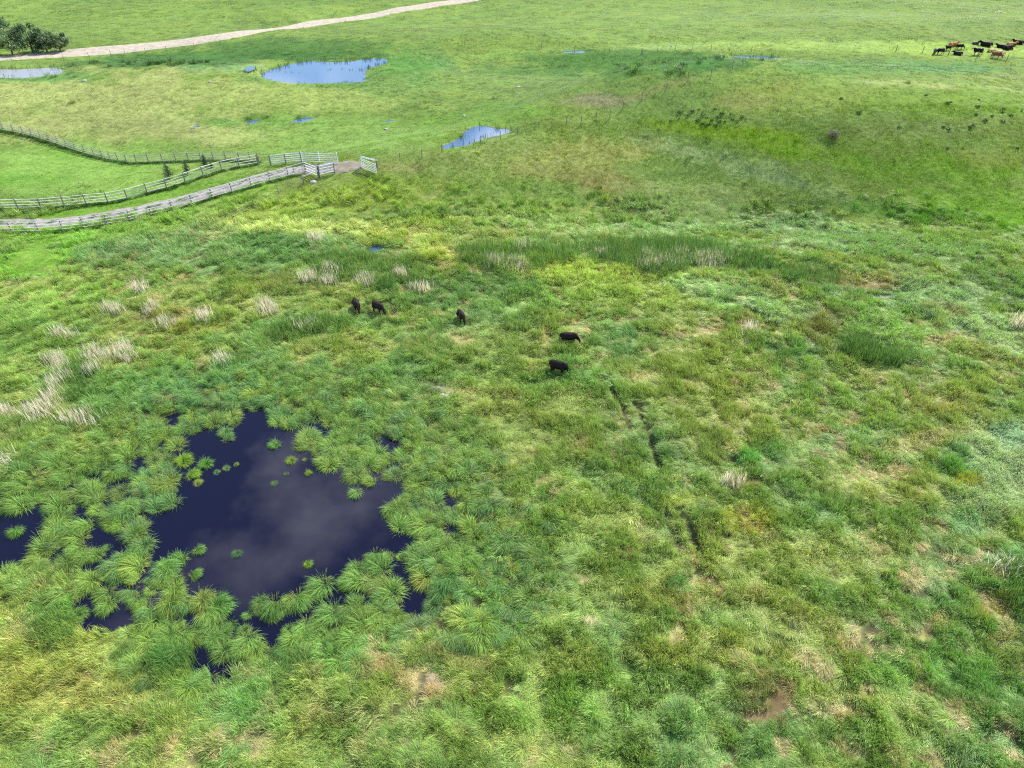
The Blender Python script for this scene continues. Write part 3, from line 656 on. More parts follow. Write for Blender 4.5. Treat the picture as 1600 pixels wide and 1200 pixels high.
# --- meadow and pasture tufts, in rings that get coarser with distance
rings = [(13, 45, .25), (45, 72, .31), (72, 105, .42), (105, 150, .66), (150, 205, 1.0), (205, 330, 1.8)]
for ri, (d0, d1, cell) in enumerate(rings):
    xm = 900 / FPX * 1.45 * (d1 + 40)
    xs = np.arange(-xm, xm, cell); ys = np.arange(max(2, d0 * 0.5), d1 * 1.02, cell)
    X, Y = np.meshgrid(xs, ys); X = X.ravel(); Y = Y.ravel()
    X = X + rng.uniform(-.5, .5, len(X)) * cell * 1.1; Y = Y + rng.uniform(-.5, .5, len(Y)) * cell * 1.1
    q = (np.abs(X) < (Y + 32) * 1.1 + 14); X, Y = X[q], Y[q]
    d = Y; q = (d >= d0) & (d < d1); X, Y = X[q], Y[q]
    zz = interp(X, Y); px, py = proj(X, Y, zz)
    q = (py < 1560) & (px > -420 + 150 * rng.random(len(X))) & (px < 2020 - 150 * rng.random(len(X))) & road_mask(X, Y) & pond_mask(X, Y); X, Y, zz = X[q], Y[q], zz[q]
    c, hf, lo, ba, px, py = veg(X, Y, zz)
    keep = rng.random(len(X)) > ba * 0.8
    if ri > 2: keep &= rng.random(len(X)) < 0.38
    if d0 < 105:
        keep &= rng.random(len(X)) > 0.92 * hollow(X, Y)
        od = open_dist(px, py); dru = np.min([ldist(l, X, Y) for l in RUTS], axis=0)
        mg = in_margin_marsh(px, py)
        keep &= (od > 12) & (dru > 0.24 + 0.25 * rng.random(len(X))) & ((mg + rng.normal(0, 25, len(X)) > 0) | ((od > 22) & (rng.random(len(X)) < 0.25)))
        keep &= sdist(WET, px, py) > rng.normal(-4, 8, len(X))
    X, Y, zz, c, hf, lo, ba, px, py = (v[keep] for v in (X, Y, zz, c, hf, lo, ba, px, py))
    n = len(X)
    ang = WIND + (fbm(X, Y, 5, 3, 81) - 0.5) * 5.0 + rng.normal(0, 0.35, n)
    rot = np.stack([rng.normal(0, .06, n), rng.normal(0, .06, n), ang], -1)
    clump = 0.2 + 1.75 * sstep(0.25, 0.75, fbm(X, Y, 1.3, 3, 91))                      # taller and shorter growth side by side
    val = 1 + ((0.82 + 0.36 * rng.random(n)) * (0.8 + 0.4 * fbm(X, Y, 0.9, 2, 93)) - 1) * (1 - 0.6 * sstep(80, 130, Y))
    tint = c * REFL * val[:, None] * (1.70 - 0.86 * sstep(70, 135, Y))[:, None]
    tall = (py + (fbm(X, Y, 9, 3, 7) - 0.5) * 130 + rng.normal(0, 14, n) > 318 + 30 * sstep(800, 1000, px)) & (hf > 0.75) if ri < 4 else np.zeros(n, bool)
    tall |= (hf + rng.normal(0, .1, n) > 1.3) & (ri < 4)
    for kind, sel, coll in (('tall', tall, PC_MEAD), ('short', ~tall, PC_SHORT)):
        if not sel.any(): continue
        m = int(sel.sum())
        if kind == 'tall':
            sxy = cell / 0.29 * rng.uniform(0.85, 1.25, m); sz = np.minimum(hf[sel] * clump[sel] * rng.uniform(.8, 1.2, m) * (1 + 0.12 * ri), 2.2) * (1 - 0.4 * ba[sel])
            idx = np.where(rng.random(m) < lo[sel], rng.integers(5, 10, m), rng.integers(0, 5, m))
        else:
            sxy = cell / 0.55 * rng.uniform(0.85, 1.25, m); sz = np.clip(hf[sel] * clump[sel] * rng.uniform(.6, 1.2, m), 0.25, 1.6) * (0.55 if ri > 2 else 0.7)
            if ri < 3: sxy = sxy * 0.9
            idx = rng.integers(0, 5, m)
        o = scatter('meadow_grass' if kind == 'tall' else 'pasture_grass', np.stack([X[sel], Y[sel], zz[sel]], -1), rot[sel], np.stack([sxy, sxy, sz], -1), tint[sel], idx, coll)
        tag(o, 'long tousled meadow grass covering the ground' if kind == 'tall' else 'short grazed pasture grass covering the slopes', 'grass', kind='stuff')
    print('ring', ri, n)

# --- rounded clumps standing out of the near meadow
cell = 0.85
xs = np.arange(-95, 95, cell); ys = np.arange(13, 98, cell); X, Y = np.meshgrid(xs, ys)
X = X.ravel() + rng.uniform(-.42, .42, X.size); Y = Y.ravel() + rng.uniform(-.42, .42, X.size)
zz = interp(X, Y); px, py = proj(X, Y, zz)
q = (py > 352) & (py < 1450) & (px > -330) & (px < 1930) & road_mask(X, Y) & pond_mask(X, Y, .4); X, Y, zz = X[q], Y[q], zz[q]
c, hf, lo, ba, px, py = veg(X, Y, zz)
dru = np.min([ldist(l, X, Y) for l in RUTS], axis=0)
keep = (open_dist(px, py) > 16) & (dru > 0.5) & (rng.random(len(X)) < 0.20 + 0.75 * sstep(0.35, 0.62, fbm(X, Y, 3.5, 3, 23))) & (rng.random(len(X)) > ba * 1.1) & (hf > 0.85) & (in_margin_marsh(px, py) > -20) & (hollow(X, Y) < 0.4)
X, Y, zz, c, hf, lo = (v[keep] for v in (X, Y, zz, c, hf, lo)); n = len(X)
s_ = rng.uniform(0.42, 1.0, n); rot = np.stack([rng.normal(0, .12, n), rng.normal(0, .12, n), WIND + (fbm(X, Y, 5, 3, 81) - 0.5) * 5 + rng.normal(0, .5, n)], -1)
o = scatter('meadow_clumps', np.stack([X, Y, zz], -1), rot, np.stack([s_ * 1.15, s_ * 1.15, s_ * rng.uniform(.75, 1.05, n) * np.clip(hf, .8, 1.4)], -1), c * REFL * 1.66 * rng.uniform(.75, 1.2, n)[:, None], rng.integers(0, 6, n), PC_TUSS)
tag(o, 'rounded clumps of coarse grass standing out of the meadow', 'grass', kind='stuff')

# ------------------------------------------------------------------ sedge tussocks of the near marsh
GREENS = [(108, 152, 78), (120, 160, 80), (134, 170, 80), (108, 154, 96), (100, 148, 92), (150, 174, 76)]
cell = 0.86
xs = np.arange(-62, 12, cell); ys = np.arange(18, 62, cell); X, Y = np.meshgrid(xs, ys)
X = (X + (np.arange(len(ys)) % 2)[:, None] * cell / 2).ravel() + rng.uniform(-.3, .3, X.size); Y = Y.ravel() + rng.uniform(-.3, .3, X.size)
zz = np.maximum(interp(X, Y), MARSH_LEVEL - 0.06); px, py = proj(X, Y, zz); pxt, pyt = proj(X, Y, zz + 0.55)
mg = in_margin_marsh(px, py) + (fbm(X, Y, 5, 3, 15) - 0.5) * 150 + rng.normal(0, 22, len(X))
od = open_dist(px, py); odt = open_dist(pxt, pyt)
keep = (mg < 0) & (od > 5.5) & (odt > -3) & (px > -110) & pond_mask(X, Y)
keep &= ~((od > 12) & (rng.random(len(X)) < 0.05 + 0.4 * sstep(0.57, 0.74, fbm(X, Y, 2.2, 2, 77))))
X, Y, zz, px, py, od = (v[keep] for v in (X, Y, zz, px, py, od))
n = len(X)
c, hf, lo, ba, _, _ = veg(X, Y, zz)
gsel = np.clip((fbm(X, Y, 6, 3, 19) - 0.25) * 2 * 5 + rng.normal(0, 0.9, n), 0, 5).astype(int)
tint = (np.array([lin(g) for g in GREENS])[gsel] * 0.7 + c * 0.3) * REFL * 1.5 * rng.uniform(0.75, 1.2, n)[:, None] * np.array([1.0, 1.0, 0.82])
sc = np.where(rng.random(n) < 0.25, rng.uniform(0.5, 0.85, n), rng.uniform(0.9, 1.6, n)); sz = sc * rng.uniform(0.95, 1.35, n)
rot = np.stack([rng.normal(0, .17, n), rng.normal(0, .17, n), WIND + (fbm(X, Y, 8, 2, 88) - 0.5) * 3.5 + rng.normal(0, 0.8, n)], -1)
idx = rng.integers(0, 6, n)
order = np.argsort(od); nearest = order[:250]
rest = np.setdiff1d(np.arange(n), nearest)
o = scatter('sedge_marsh', np.stack([X, Y, zz], -1)[rest], rot[rest], np.stack([sc, sc, sz], -1)[rest], tint[rest], idx[rest], PC_TUSS)
tag(o, 'dense mass of sedge tussocks filling the marsh round the dark pond', 'sedge', kind='stuff')
def tussock(x, y, z, rz, s, sz_, t, k, label, group=None):
    o = obj_of('sedge_tussock', TUSS[k], None, (x, y, z), (0, 0, rz), (s, s, sz_)); o['tint'] = [float(t[0]), float(t[1]), float(t[2]), 1.0]
    return tag(o, label, 'sedge', group)
def edge_label(a, b, g, s):
    hue = 'yellow-green' if g in (2, 5) else ('bluish green' if g in (3, 4) else 'green')
    size = 'large' if s > 1.3 else ('small' if s < 1.0 else 'middle-sized')
    if a < 225: where = 'beside the channels left of the dark pond'
    elif b > 900: where = 'on the near shore of the dark pond'
    elif a > 520: where = 'on the right shore of the dark pond'
    elif b < 720: where = 'on the far shore of the dark pond'
    else: where = 'on the left shore of the dark pond'
    return f'{size} {hue} sedge tussock crowded {where}', f'{size} {hue} tussocks {where}'
for i in nearest:
    tussock(X[i], Y[i], zz[i], rot[i, 2], sc[i], sz[i], tint[i], int(idx[i]), *edge_label(px[i], py[i], gsel[i], sc[i]))
ISLES = [  # px, py of the base, scale, colour, label
 (432, 703, .80, (122, 176, 96), 'round green tussock alone in the dark pond near its far shore'),
 (457, 727, .62, (138, 174, 72), 'small yellow-green tussock in the pond below the far-shore tussocks'),
 (478, 724, .30, (140, 168, 70), 'tiny sprout in the pond beside a small yellow-green tussock'),
 (484, 748, .55, (150, 184, 70), 'low sparse tussock floating off the upper right pond shore'),
 (558, 778, .85, (136, 182, 104), 'tall spiky tussock standing alone off the right pond shore'),
 (431, 762, .42, (110, 150, 96), 'thin dark sprig in the middle of the pond over the cloud reflection'),
 (449, 747, .36, (110, 146, 80), 'faint small sprig in the pond left of a low sparse tussock'),
 (373, 872, .50, (96, 140, 90), 'sparse bluish sprig alone in the lower middle of the pond'),
 (483, 888, .52, (132, 180, 60), 'small bright tussock alone in the lower right of the pond'),
 (313, 868, .78, (122, 172, 88), 'tussock at the tip of the spit on the pond left side'),
 (307, 905, .66, (118, 170, 84), 'small tussock in the pond below the left spit'),
 (290, 728, 1.05, (146, 190, 66), 'largest yellow-green tussock of the island near the pond left shore'),
 (303, 750, .85, (140, 186, 70), 'front tussock of the island near the pond left shore'),
 (324, 733, .80, (116, 172, 80), 'right tussock of the island near the pond left shore'),
 (312, 762, .50, (160, 186, 96), 'small pale tussock at the front tip of the left island'),
 (278, 751, .55, (120, 172, 80), 'small tussock on the left end of the left island'),
 (341, 746, .42, (120, 160, 110), 'pale low sprig in the water right of the left island'),
 (356, 739, .40, (130, 170, 110), 'faint sprig between the left island and a tiny lone sprout'),
 (371, 733, .32, (140, 168, 70), 'tiny sprout in open water right of the left island'),
 (30, 838, .95, (120, 176, 84), 'round tussock alone in the water at the left picture edge'),
 (283, 880, .9, (122, 176, 88), 'tussock in the middle of the spit on the pond left side'),
 (262, 888, 1.0, (126, 180, 84), 'tussock at the root of the spit on the pond left side'),
 (345, 952, 1.15, (110, 170, 84), 'tall dark tussock on the lower left pond shore'),
 (212, 838, 1.05, (138, 182, 84), 'bright tussock beside the channel left of the pond'),
 (209, 872, 1.0, (122, 178, 84), 'tussock between the left channel and the open pond'),
 (176, 824, .95, (142, 186, 76), 'yellow-green tussock in the channel left of the pond'),
]
for px_, py_, s_, c_, lb in ISLES:
    x, y = gp(px_, py_)[0]
    tussock(x, y, MARSH_LEVEL - 0.03, random.uniform(0, 6.28), s_ * random.uniform(.85, 1.15), s_ * random.uniform(1.2, 1.6), lin(c_) * np.array([1.05, 1.0, 0.8]) * REFL * 1.25, random.randrange(6), lb)

# ------------------------------------------------------------------ cattail beds and stands of dead reeds
def in_poly(poly, n):
    p = np.asarray(poly); o = []
    a, b, c, d_ = bounds(p, 0)
    for it in range(40):
        if len(o) >= n: break
        x = rng.uniform(a, b, n * 3 + 20); y = rng.uniform(c, d_, n * 3 + 20)
        s = sdist(p, x, y) + (fbm(x, y, 1.5, 2, 9) - 0.5) * min(1.6, 0.25 * min(b - a, d_ - c)) < 0
        o += list(zip(x[s], y[s]))
    return o[:n]
def reed_mesh(name, pts, h, tints, lean=0.18, wd=(0.02, 0.04), per=5, curl=0.5, spread=0.18):
    s = Sward(); cx, cy = np.mean([p[0] for p in pts]), np.mean([p[1] for p in pts]); cz = gz(cx, cy)
    for (x, y) in pts:
        z = gz(x, y) - cz
        for k in range(per):
            t = tints[rr.randrange(len(tints))]; kk = rr.uniform(0.7, 1.25)
            s.add(blade((x - cx + rr.gauss(0, spread), y - cy + rr.gauss(0, spread), z - 0.05), rr.gauss(WIND, 1.5), rr.uniform(*h), abs(rr.gauss(0, lean)), rr.uniform(*wd), abs(rr.gauss(0, curl)), 3, rr.uniform(-1, 1)),
                  (kk, kk, kk), tuple(t * REFL * 1.45 * np.array([1.04, 1.0, 0.85])))
    o = bpy.data.objects.new(name, s.mesh(name, M_PLANT)); COL.objects.link(o); o.location = (cx, cy, cz); return o
CAT = [lin((92, 132, 70)), lin((106, 144, 74)), lin((84, 122, 70)), lin((132, 162, 88)), lin((98, 138, 86))]
CATL = CAT + [lin((150, 180, 92)), lin((130, 168, 90))]
BEDS = [
 ([(714, 396), (740, 384), (790, 384), (850, 388), (905, 384), (912, 402), (880, 418), (830, 426), (760, 424), (722, 412)], 900, (1.0, 1.7), CATL, 'mixed green cattail bed left of the yellow bank'),
 ([(912, 388), (980, 382), (1060, 378), (1110, 384), (1140, 398), (1195, 402), (1212, 416), (1190, 428), (1130, 416), (1080, 420), (1045, 436), (1010, 428), (960, 416), (918, 406)], 1700, (1.1, 1.9), CAT, 'long dark green cattail bed across the middle of the meadow'),
 ([(1216, 420), (1260, 422), (1308, 432), (1320, 442), (1250, 442), (1220, 434)], 280, (0.9, 1.5), CAT, 'small cattail bed beside the bare tan patch'),
 ([(1296, 545), (1330, 530), (1395, 552), (1424, 566), (1395, 578), (1335, 566)], 420, (1.1, 1.7), CAT, 'dark green reed bed in the right meadow below the reddish weeds'),
 ([(424, 520), (475, 498), (548, 496), (548, 512), (490, 528), (432, 538)], 420, (0.9, 1.5), CATL, 'bluish green reed bed just left of the two black cattle'),
 ([(482, 402), (560, 396), (640, 402), (668, 420), (664, 446), (610, 448), (560, 440), (505, 446)], 800, (0.8, 1.4), CATL, 'loose green reed bed behind the two black cattle'),
 ([(592, 444), (612, 440), (618, 454), (600, 458)], 70, (1.0, 1.6), CAT[:3], 'single dark green reed clump behind the two black cattle'),
 ([(100, 580), (125, 560), (150, 585), (145, 630), (115, 632), (104, 606)], 200, (0.8, 1.3), CAT, 'dark green reeds between the dead reeds at the left'),
 ([(1572, 890), (1598, 880), (1650, 900), (1650, 985), (1590, 975), (1572, 930)], 300, (0.8, 1.4), CAT, 'dark green reeds at the lower right picture edge'),
 ([(50, 988), (85, 955), (125, 965), (130, 1000), (90, 1020)], 130, (0.8, 1.3), CATL, 'upright green reeds below the left arm of the pond'),
 ([(228, 1035), (262, 1018), (300, 1022), (305, 1050), (262, 1062)], 130, (0.8, 1.3), CAT, 'dark green reeds below the dark pond near the bottom edge'),
]
for pl, n_, h_, tn, lb in BEDS:
    tag(reed_mesh('cattail_bed', in_poly(gps(pl), n_), h_, tn), lb, 'reeds', 'green reed beds of the marsh')
DEAD = [lin((246, 236, 234)), lin((230, 220, 218)), lin((250, 242, 240)), lin((200, 186, 178)), lin((236, 226, 224)), lin((110, 146, 84))]
LB = {
 'A': 'grey-white dead reeds in the long row near the left picture edge',
 'B': 'small clump of pale dead reeds in the marsh left of the cattle',
 'C': 'tuft of pale dead reeds behind the two black cattle',
 'D': 'pale dead stalks standing in the cattail beds behind the yellow bank',
}
REEDS = [(12, 720, 10, 10, 'dead reeds lying at the left edge beside the tussocks'), (10, 650, 14, 5, 'A'), (60, 648, 32, 12, 'A'), (126, 657, 32, 7, 'A'), (86, 618, 14, 12, 'A'), (96, 588, 14, 16, 'A'), (88, 566, 20, 7, 'A'),
 (150, 560, 17, 9, 'pale dead reed clump left of the largest dead reed clump'), (198, 557, 22, 10, 'largest pale dead reed clump in the left marsh'), (147, 582, 12, 5, 'B'), (102, 526, 14, 4, 'B'), (175, 488, 14, 5, 'B'), (239, 487, 8, 6, 'B'),
 (321, 495, 8, 6, 'B'), (260, 510, 12, 4, 'B'), (345, 568, 14, 5, 'B'), (220, 453, 10, 4, 'B'), (415, 483, 16, 7, 'pale dead reeds beside the brownish weeds left of the cattle'), (472, 512, 16, 5, 'pale dead reeds in the reed bed left of the two black cattle'),
 (482, 435, 11, 5, 'C'), (520, 427, 12, 6, 'C'), (515, 444, 6, 3, 'C'), (572, 442, 14, 5, 'C'), (627, 433, 9, 4, 'C'), (660, 454, 14, 3, 'C'), (495, 375, 10, 4, 'lone pale dead reeds on the yellowish band above the reeds'),
 (772, 412, 12, 4, 'D'), (808, 418, 20, 7, 'D'), (818, 390, 12, 4, 'D'), (1032, 415, 26, 8, 'D'), (1107, 408, 26, 8, 'D'), (1010, 405, 14, 4, 'D'), (1062, 402, 12, 4, 'D'), (940, 400, 9, 3, 'D'), (1170, 518, 9, 5, 'pale dead reeds alone in the meadow right of centre'),
 (1590, 508, 10, 5, 'pale dead reeds at the right picture edge'), (1145, 756, 12, 4, 'few pale stalks beside a pinkish bare spot'), (1575, 890, 24, 7, 'flattened grey reeds at the lower right edge')]
for cx_, cy_, rx_, ry_, lb in REEDS:
    pl = gps([(cx_ + 1.2 * rx_ * math.cos(a) * rr.uniform(.5, 1.35), cy_ + 1.3 * ry_ * math.sin(a) * rr.uniform(.5, 1.35)) for a in np.linspace(0, 6.283, 11)[:-1]])
    area = 0.5 * abs(np.dot(pl[:, 0], np.roll(pl[:, 1], 1)) - np.dot(pl[:, 1], np.roll(pl[:, 0], 1)))
    flat_ = 'flattened' in lb or 'lying' in lb
    o = reed_mesh('dead_reeds', in_poly(pl, max(50, int(area * 20))), (0.55, 1.5), DEAD, 0.9 if flat_ else 0.17, (0.022, 0.045), 5, 0.14, 0.32)
    tag(o, LB.get(lb, lb), 'reeds', ('dead reeds ' + lb) if lb in LB else None)
# reeds fringing the far ponds
for key, lb, step in (('north', 'dark reeds fringing the blue pond at the top', 0.5), ('fence', 'short reeds on the far shore of the pond beside the wire fence', 0.6), ('east', 'dark reeds fringing the small pond at the top right', 0.6), ('road', 'low reeds round the muddy pond below the gravel road', 0.8)):
    q, lev = POND[key]; pts = []
    for a, b in zip(q, np.roll(q, -1, 0)):
        L_ = np.hypot(*(b - a)); far_side = (a[1] + b[1]) / 2 > q[:, 1].mean()
        for k in range(int(L_ / step)):
            u = rr.random(); p = a + (b - a) * u
            if float(vnoise(np.array([p[0] * 0.5]), np.array([p[1] * 0.5]), 4)[0]) > (0.35 if far_side else 0.55):
                pts.append((p[0] + rr.gauss(0, 0.35), p[1] + rr.gauss(0.15 if far_side else -0.1, 0.45)))
    if key == 'north':
        for px_, py_ in [(515, 112), (518, 113), (537, 112), (548, 113), (562, 112), (565, 113), (571, 95), (578, 93), (590, 93), (450, 117), (458, 117), (470, 118), (435, 115)]:
            p = gp(px_, py_)[0]; pts += [(p[0] + rr.gauss(0, .2), p[1] + rr.gauss(0, .2)) for _ in range(3)]
    tag(reed_mesh('shore_reeds', pts, (0.5, 1.1), [lin((84, 118, 66)), lin((70, 104, 58)), lin((104, 138, 76))], 0.2, (0.04, 0.08), 5), lb, 'reeds')

# ------------------------------------------------------------------ fences
def prism(name, m, n=8, squash=1.0, taper=1.0):
    v = []; f = []
    for z, r in ((0, 1.0), (1, taper)):
        v += [(0.5 * r * math.cos(2 * math.pi * k / n + .39), 0.5 * r * squash * math.sin(2 * math.pi * k / n + .39), z) for k in range(n)]
    f = [(k, (k + 1) % n, n + (k + 1) % n, n + k) for k in range(n)] + [tuple(range(n))[::-1], tuple(range(n, 2 * n))]
    me = bpy.data.meshes.new(name); me.from_pydata(v, [], f); me.materials.append(m); return me
ME_POST = prism('post', M_POST, 8, 1, 0.9); ME_RAIL = prism('rail', M_RAIL, 6, 0.55, 0.92); ME_RAIL_BACKLIT = prism('grey_rail', M_RAIL_BACKLIT, 6, 0.55, 0.92); ME_WPOST = prism('wire_post', M_WPOST, 7, 1, 0.85)
ME_PIPE = prism('pipe', M_PANEL, 8); ME_PPOST = prism('panel_post', M_PANEL, 8); ME_DPOST = prism('dark_post', M_POST, 8)
def between(name, me, a, b, t, parent, t2=None):
    a, b = Vector(a), Vector(b); d = b - a
    o = obj_of(name, me, parent, a, (0, 0, 0), (t, t2 or t, d.length)); o.rotation_mode = 'QUATERNION'; o.rotation_quaternion = d.to_track_quat('Z', 'Y'); return o
def rail_fence(name, pts, label, group=None, height=1.4, rails=4, side=-1, rail_me=ME_RAIL, post_me=ME_POST, rt=0.14, pt=0.17, low=0.3, lean=0.03, post_extra=0.12, cat='fence'):
    root = empty(name, (pts[0][0], pts[0][1], gz(*pts[0]))); tag(root, label, cat, group); O = Vector(root.location)
    P = [Vector((p[0], p[1], gz(*p))) - O for p in pts]
    for i, p in enumerate(P):
        tp = p + Vector((rr.gauss(0, lean), rr.gauss(0, lean), height + post_extra + rr.uniform(-.04, .05)))
        between('post', post_me, p - Vector((0, 0, .3)), tp, pt * rr.uniform(.9, 1.12), root)
    for i in range(len(P) - 1):
        d = (P[i + 1] - P[i]); nrm = Vector((d.y, -d.x, 0)).normalized()
        if nrm.y > 0: nrm = -nrm
        off = nrm * (-side) * -1 * (pt * 0.5 + rt * 0.3)
        for k in range(rails):
            h = low + (height - low) * k / (rails - 1)
            j0, j1 = rr.uniform(-.025, .025), rr.uniform(-.025, .025)
            ext = d.normalized() * (0.06 + 0.05 * rr.random())
            between('rail', rail_me, P[i] - ext + off * (1 + 0.25 * (i % 2)) + Vector((0, 0, h + j0)), P[i + 1] + ext + off * (1 + 0.25 * (i % 2)) + Vector((0, 0, h + j1)), rt * rr.uniform(.88, 1.1), root)
    return root
def along(px_pts, spacing):
    q = gps(px_pts); s = np.concatenate([[0], np.cumsum(np.hypot(*np.diff(q, axis=0).T))]); n = max(2, int(round(s[-1] / spacing)) + 1)
    t = np.linspace(0, s[-1], n); return [(float(np.interp(k, s, q[:, 0])), float(np.interp(k, s, q[:, 1]))) for k in t]
F_INNER = [(-46, 329), (-8, 329), (29, 328), (65, 327), (102, 324), (136, 321), (169.5, 318), (200, 312.5), (231, 303.5), (261, 296), (290, 287), (318.5, 277), (347, 268), (374, 262), (403, 257.5)]
F_OUTER = [(-66, 366), (-24, 365), (19, 364), (61, 363), (99, 360.5), (132, 357), (169, 351.5), (204, 345.5), (236.5, 337), (270, 330), (300.5, 319.5), (332, 310), (363, 301), (393, 293), (422, 284), (450.5, 276.5), (478, 269)]
F_NORTH = [(-40, 197), (0, 204), (16, 206), (35, 210), (71, 220), (92, 227), (118, 236), (154, 246), (180, 252), (207, 256), (235, 255), (260, 253.5), (288, 252.5), (334, 251.5), (366, 252), (385, 252), (404, 254.5)]
rail_fence('rail_fence', [tuple(p) for p in gps(F_INNER)], 'pale four-rail fence between the lawn and the driveway', side=-1, pt=0.15)
rail_fence('rail_fence', [tuple(p) for p in gps(F_OUTER)], 'pale rail fence with posts in front along the near side of the driveway', side=1, pt=0.17, rt=0.115)
rail_fence('rail_fence', along(F_NORTH, 2.1), 'grey rail fence, backlit shade in its colour, behind the lawn and the small spruces', side=1, pt=0.15, rt=0.13, height=1.35, rail_me=ME_RAIL_BACKLIT)
rail_fence('pipe_fence', [tuple(p) for p in gps([(423.5, 258.5), (447, 256.5), (471.5, 254.5)])], 'pale five-bar panel behind the driveway end, left half', side=-1, rails=5, rail_me=ME_PIPE, post_me=ME_POST, rt=0.11, pt=0.15)
rail_fence('pipe_fence', [tuple(p) for p in gps([(473.5, 254.5), (500, 255.5), (528.5, 256.5)])], 'pale five-bar panel behind the driveway end, right half', side=1, rails=5, rail_me=ME_PIPE, post_me=ME_PPOST, rt=0.09, pt=0.12, post_extra=0.2)
rail_fence('pipe_fence', [tuple(p) for p in gps([(478.5, 268.5), (498.5, 277)])], 'short rail panel turning from the driveway fence towards the marsh', side=1, rails=4)
rail_fence('pipe_fence', [tuple(p) for p in gps([(499.5, 277), (523, 271.5)])], 'bright white rail panel beside the dirt gateway', side=-1, rails=4, rail_me=ME_PIPE, rt=0.15)
rail_fence('fence_brace', [tuple(p) for p in gps([(475, 287), (497.5, 278.5)])], 'low single-rail brace at the end of the wire fence', side=1, rails=2, low=0.95, height=1.05, rail_me=ME_RAIL, rt=0.1)
rail_fence('wire_gate', [tuple(p) for p in gps([(405.5, 257.5), (422.5, 258.5)])], 'narrow gap closed by thin bars between fence and pale panel', side=1, rails=3, rail_me=ME_WPOST, rt=0.035, pt=0.12, height=1.15, cat='gate')
rail_fence('open_gate', [tuple(p) for p in gps([(459, 269), (477.5, 267.5)])], 'dark thin gate standing behind the driveway fence end', side=1, rails=3, rail_me=ME_WPOST, rt=0.05, pt=0.13, height=1.2, cat='gate')
g_ = gps([(565, 262), (589, 272.5)])
rail_fence('pasture_gate', [tuple(p) for p in g_], 'white six-bar gate swung open at the dirt gateway', side=1, rails=6, rail_me=ME_PIPE, post_me=ME_PPOST, rt=0.085, pt=0.1, low=0.15, height=1.35, cat='gate')
gb = gps([(565.5, 260.5), (589.5, 266.5)])
rail_fence('gate_brace', [tuple(p) for p in gb], 'single white rail with posts just behind the open white gate', side=-1, rails=2, low=1.28, height=1.42, rail_me=ME_PIPE, post_me=ME_WPOST, rt=0.09, pt=0.13, cat='fence')
def wire_fence(pts, label, h=1.2, pt=0.09):
    root = empty('wire_fence', (pts[0][0], pts[0][1], gz(*pts[0]))); tag(root, label, 'fence'); O = Vector(root.location)
    P = [Vector((p[0], p[1], gz(*p))) - O for p in pts]; tops = []
    for p in P:
        hh = h * rr.uniform(.92, 1.1); between('post', ME_WPOST, p - Vector((0, 0, .3)), p + Vector((rr.gauss(0, .05), rr.gauss(0, .05), hh)), pt * rr.uniform(.85, 1.2), root)
    for k in (0.35, 0.7, 1.05):
        v = []; f = []; r = 0.006
        for p in P:
            v += [(p.x + r * math.cos(a), p.y - 0.07, p.z + k + r * math.sin(a)) for a in (0, 2.09, 4.19)]
        for i in range(len(P) - 1):
            f += [(3 * i + a, 3 * i + (a + 1) % 3, 3 * i + 3 + (a + 1) % 3, 3 * i + 3 + a) for a in range(3)]
        mesh_obj('wire', v, f, M_WIRE, root)
wire_fence([tuple(p) for p in gps([(-48, 470), (31, 447), (95, 426), (166, 406), (238, 383), (310, 360.5), (354.5, 346), (397, 325), (436, 304), (475, 287.5)])], 'wire fence on thin posts between the driveway verge and the marsh', 1.2)
wire_fence([tuple(p) for p in gps([(590, 262), (625, 252), (659, 247.5), (690.5, 238.5), (723.5, 232), (751.5, 226), (781.5, 219), (808.5, 210), (835.5, 203), (862, 200), (884, 196), (907.5, 195.5), (931, 188), (952.5, 185), (973, 170), (1003, 157), (1040, 142), (1075, 127), (1110.5, 122), (1144.5, 108), (1160, 102.5)])], 'long wire fence running past the pond up to the far hill', 1.25)
wire_fence([tuple(p) for p in gps([(846, 76), (898, 80.5), (952, 83.5), (1002, 86)])], 'far wire fence on the slope beyond the small far pond', 1.3)
wire_fence([tuple(p) for p in gps([(1004, 85), (1027, 80.5), (1055, 78), (1082, 76), (1111, 78.5), (1140, 79), (1174, 81)])], 'far wire fence along the pale meadow left of the top right pond', 1.3)
wire_fence([tuple(p) for p in gps([(1400, 80), (1441, 83), (1481, 87), (1526, 91), (1572.5, 95), (1625, 100)])], 'wire fence in front of the far herd', 1.4, 0.16)
wire_fence([tuple(p) for p in gps([(100, 94), (140, 91), (174, 88), (196, 87), (228, 84), (260, 80.5), (304, 76), (345, 70)])], 'roadside wire fence below the pale gravel road', 1.25)
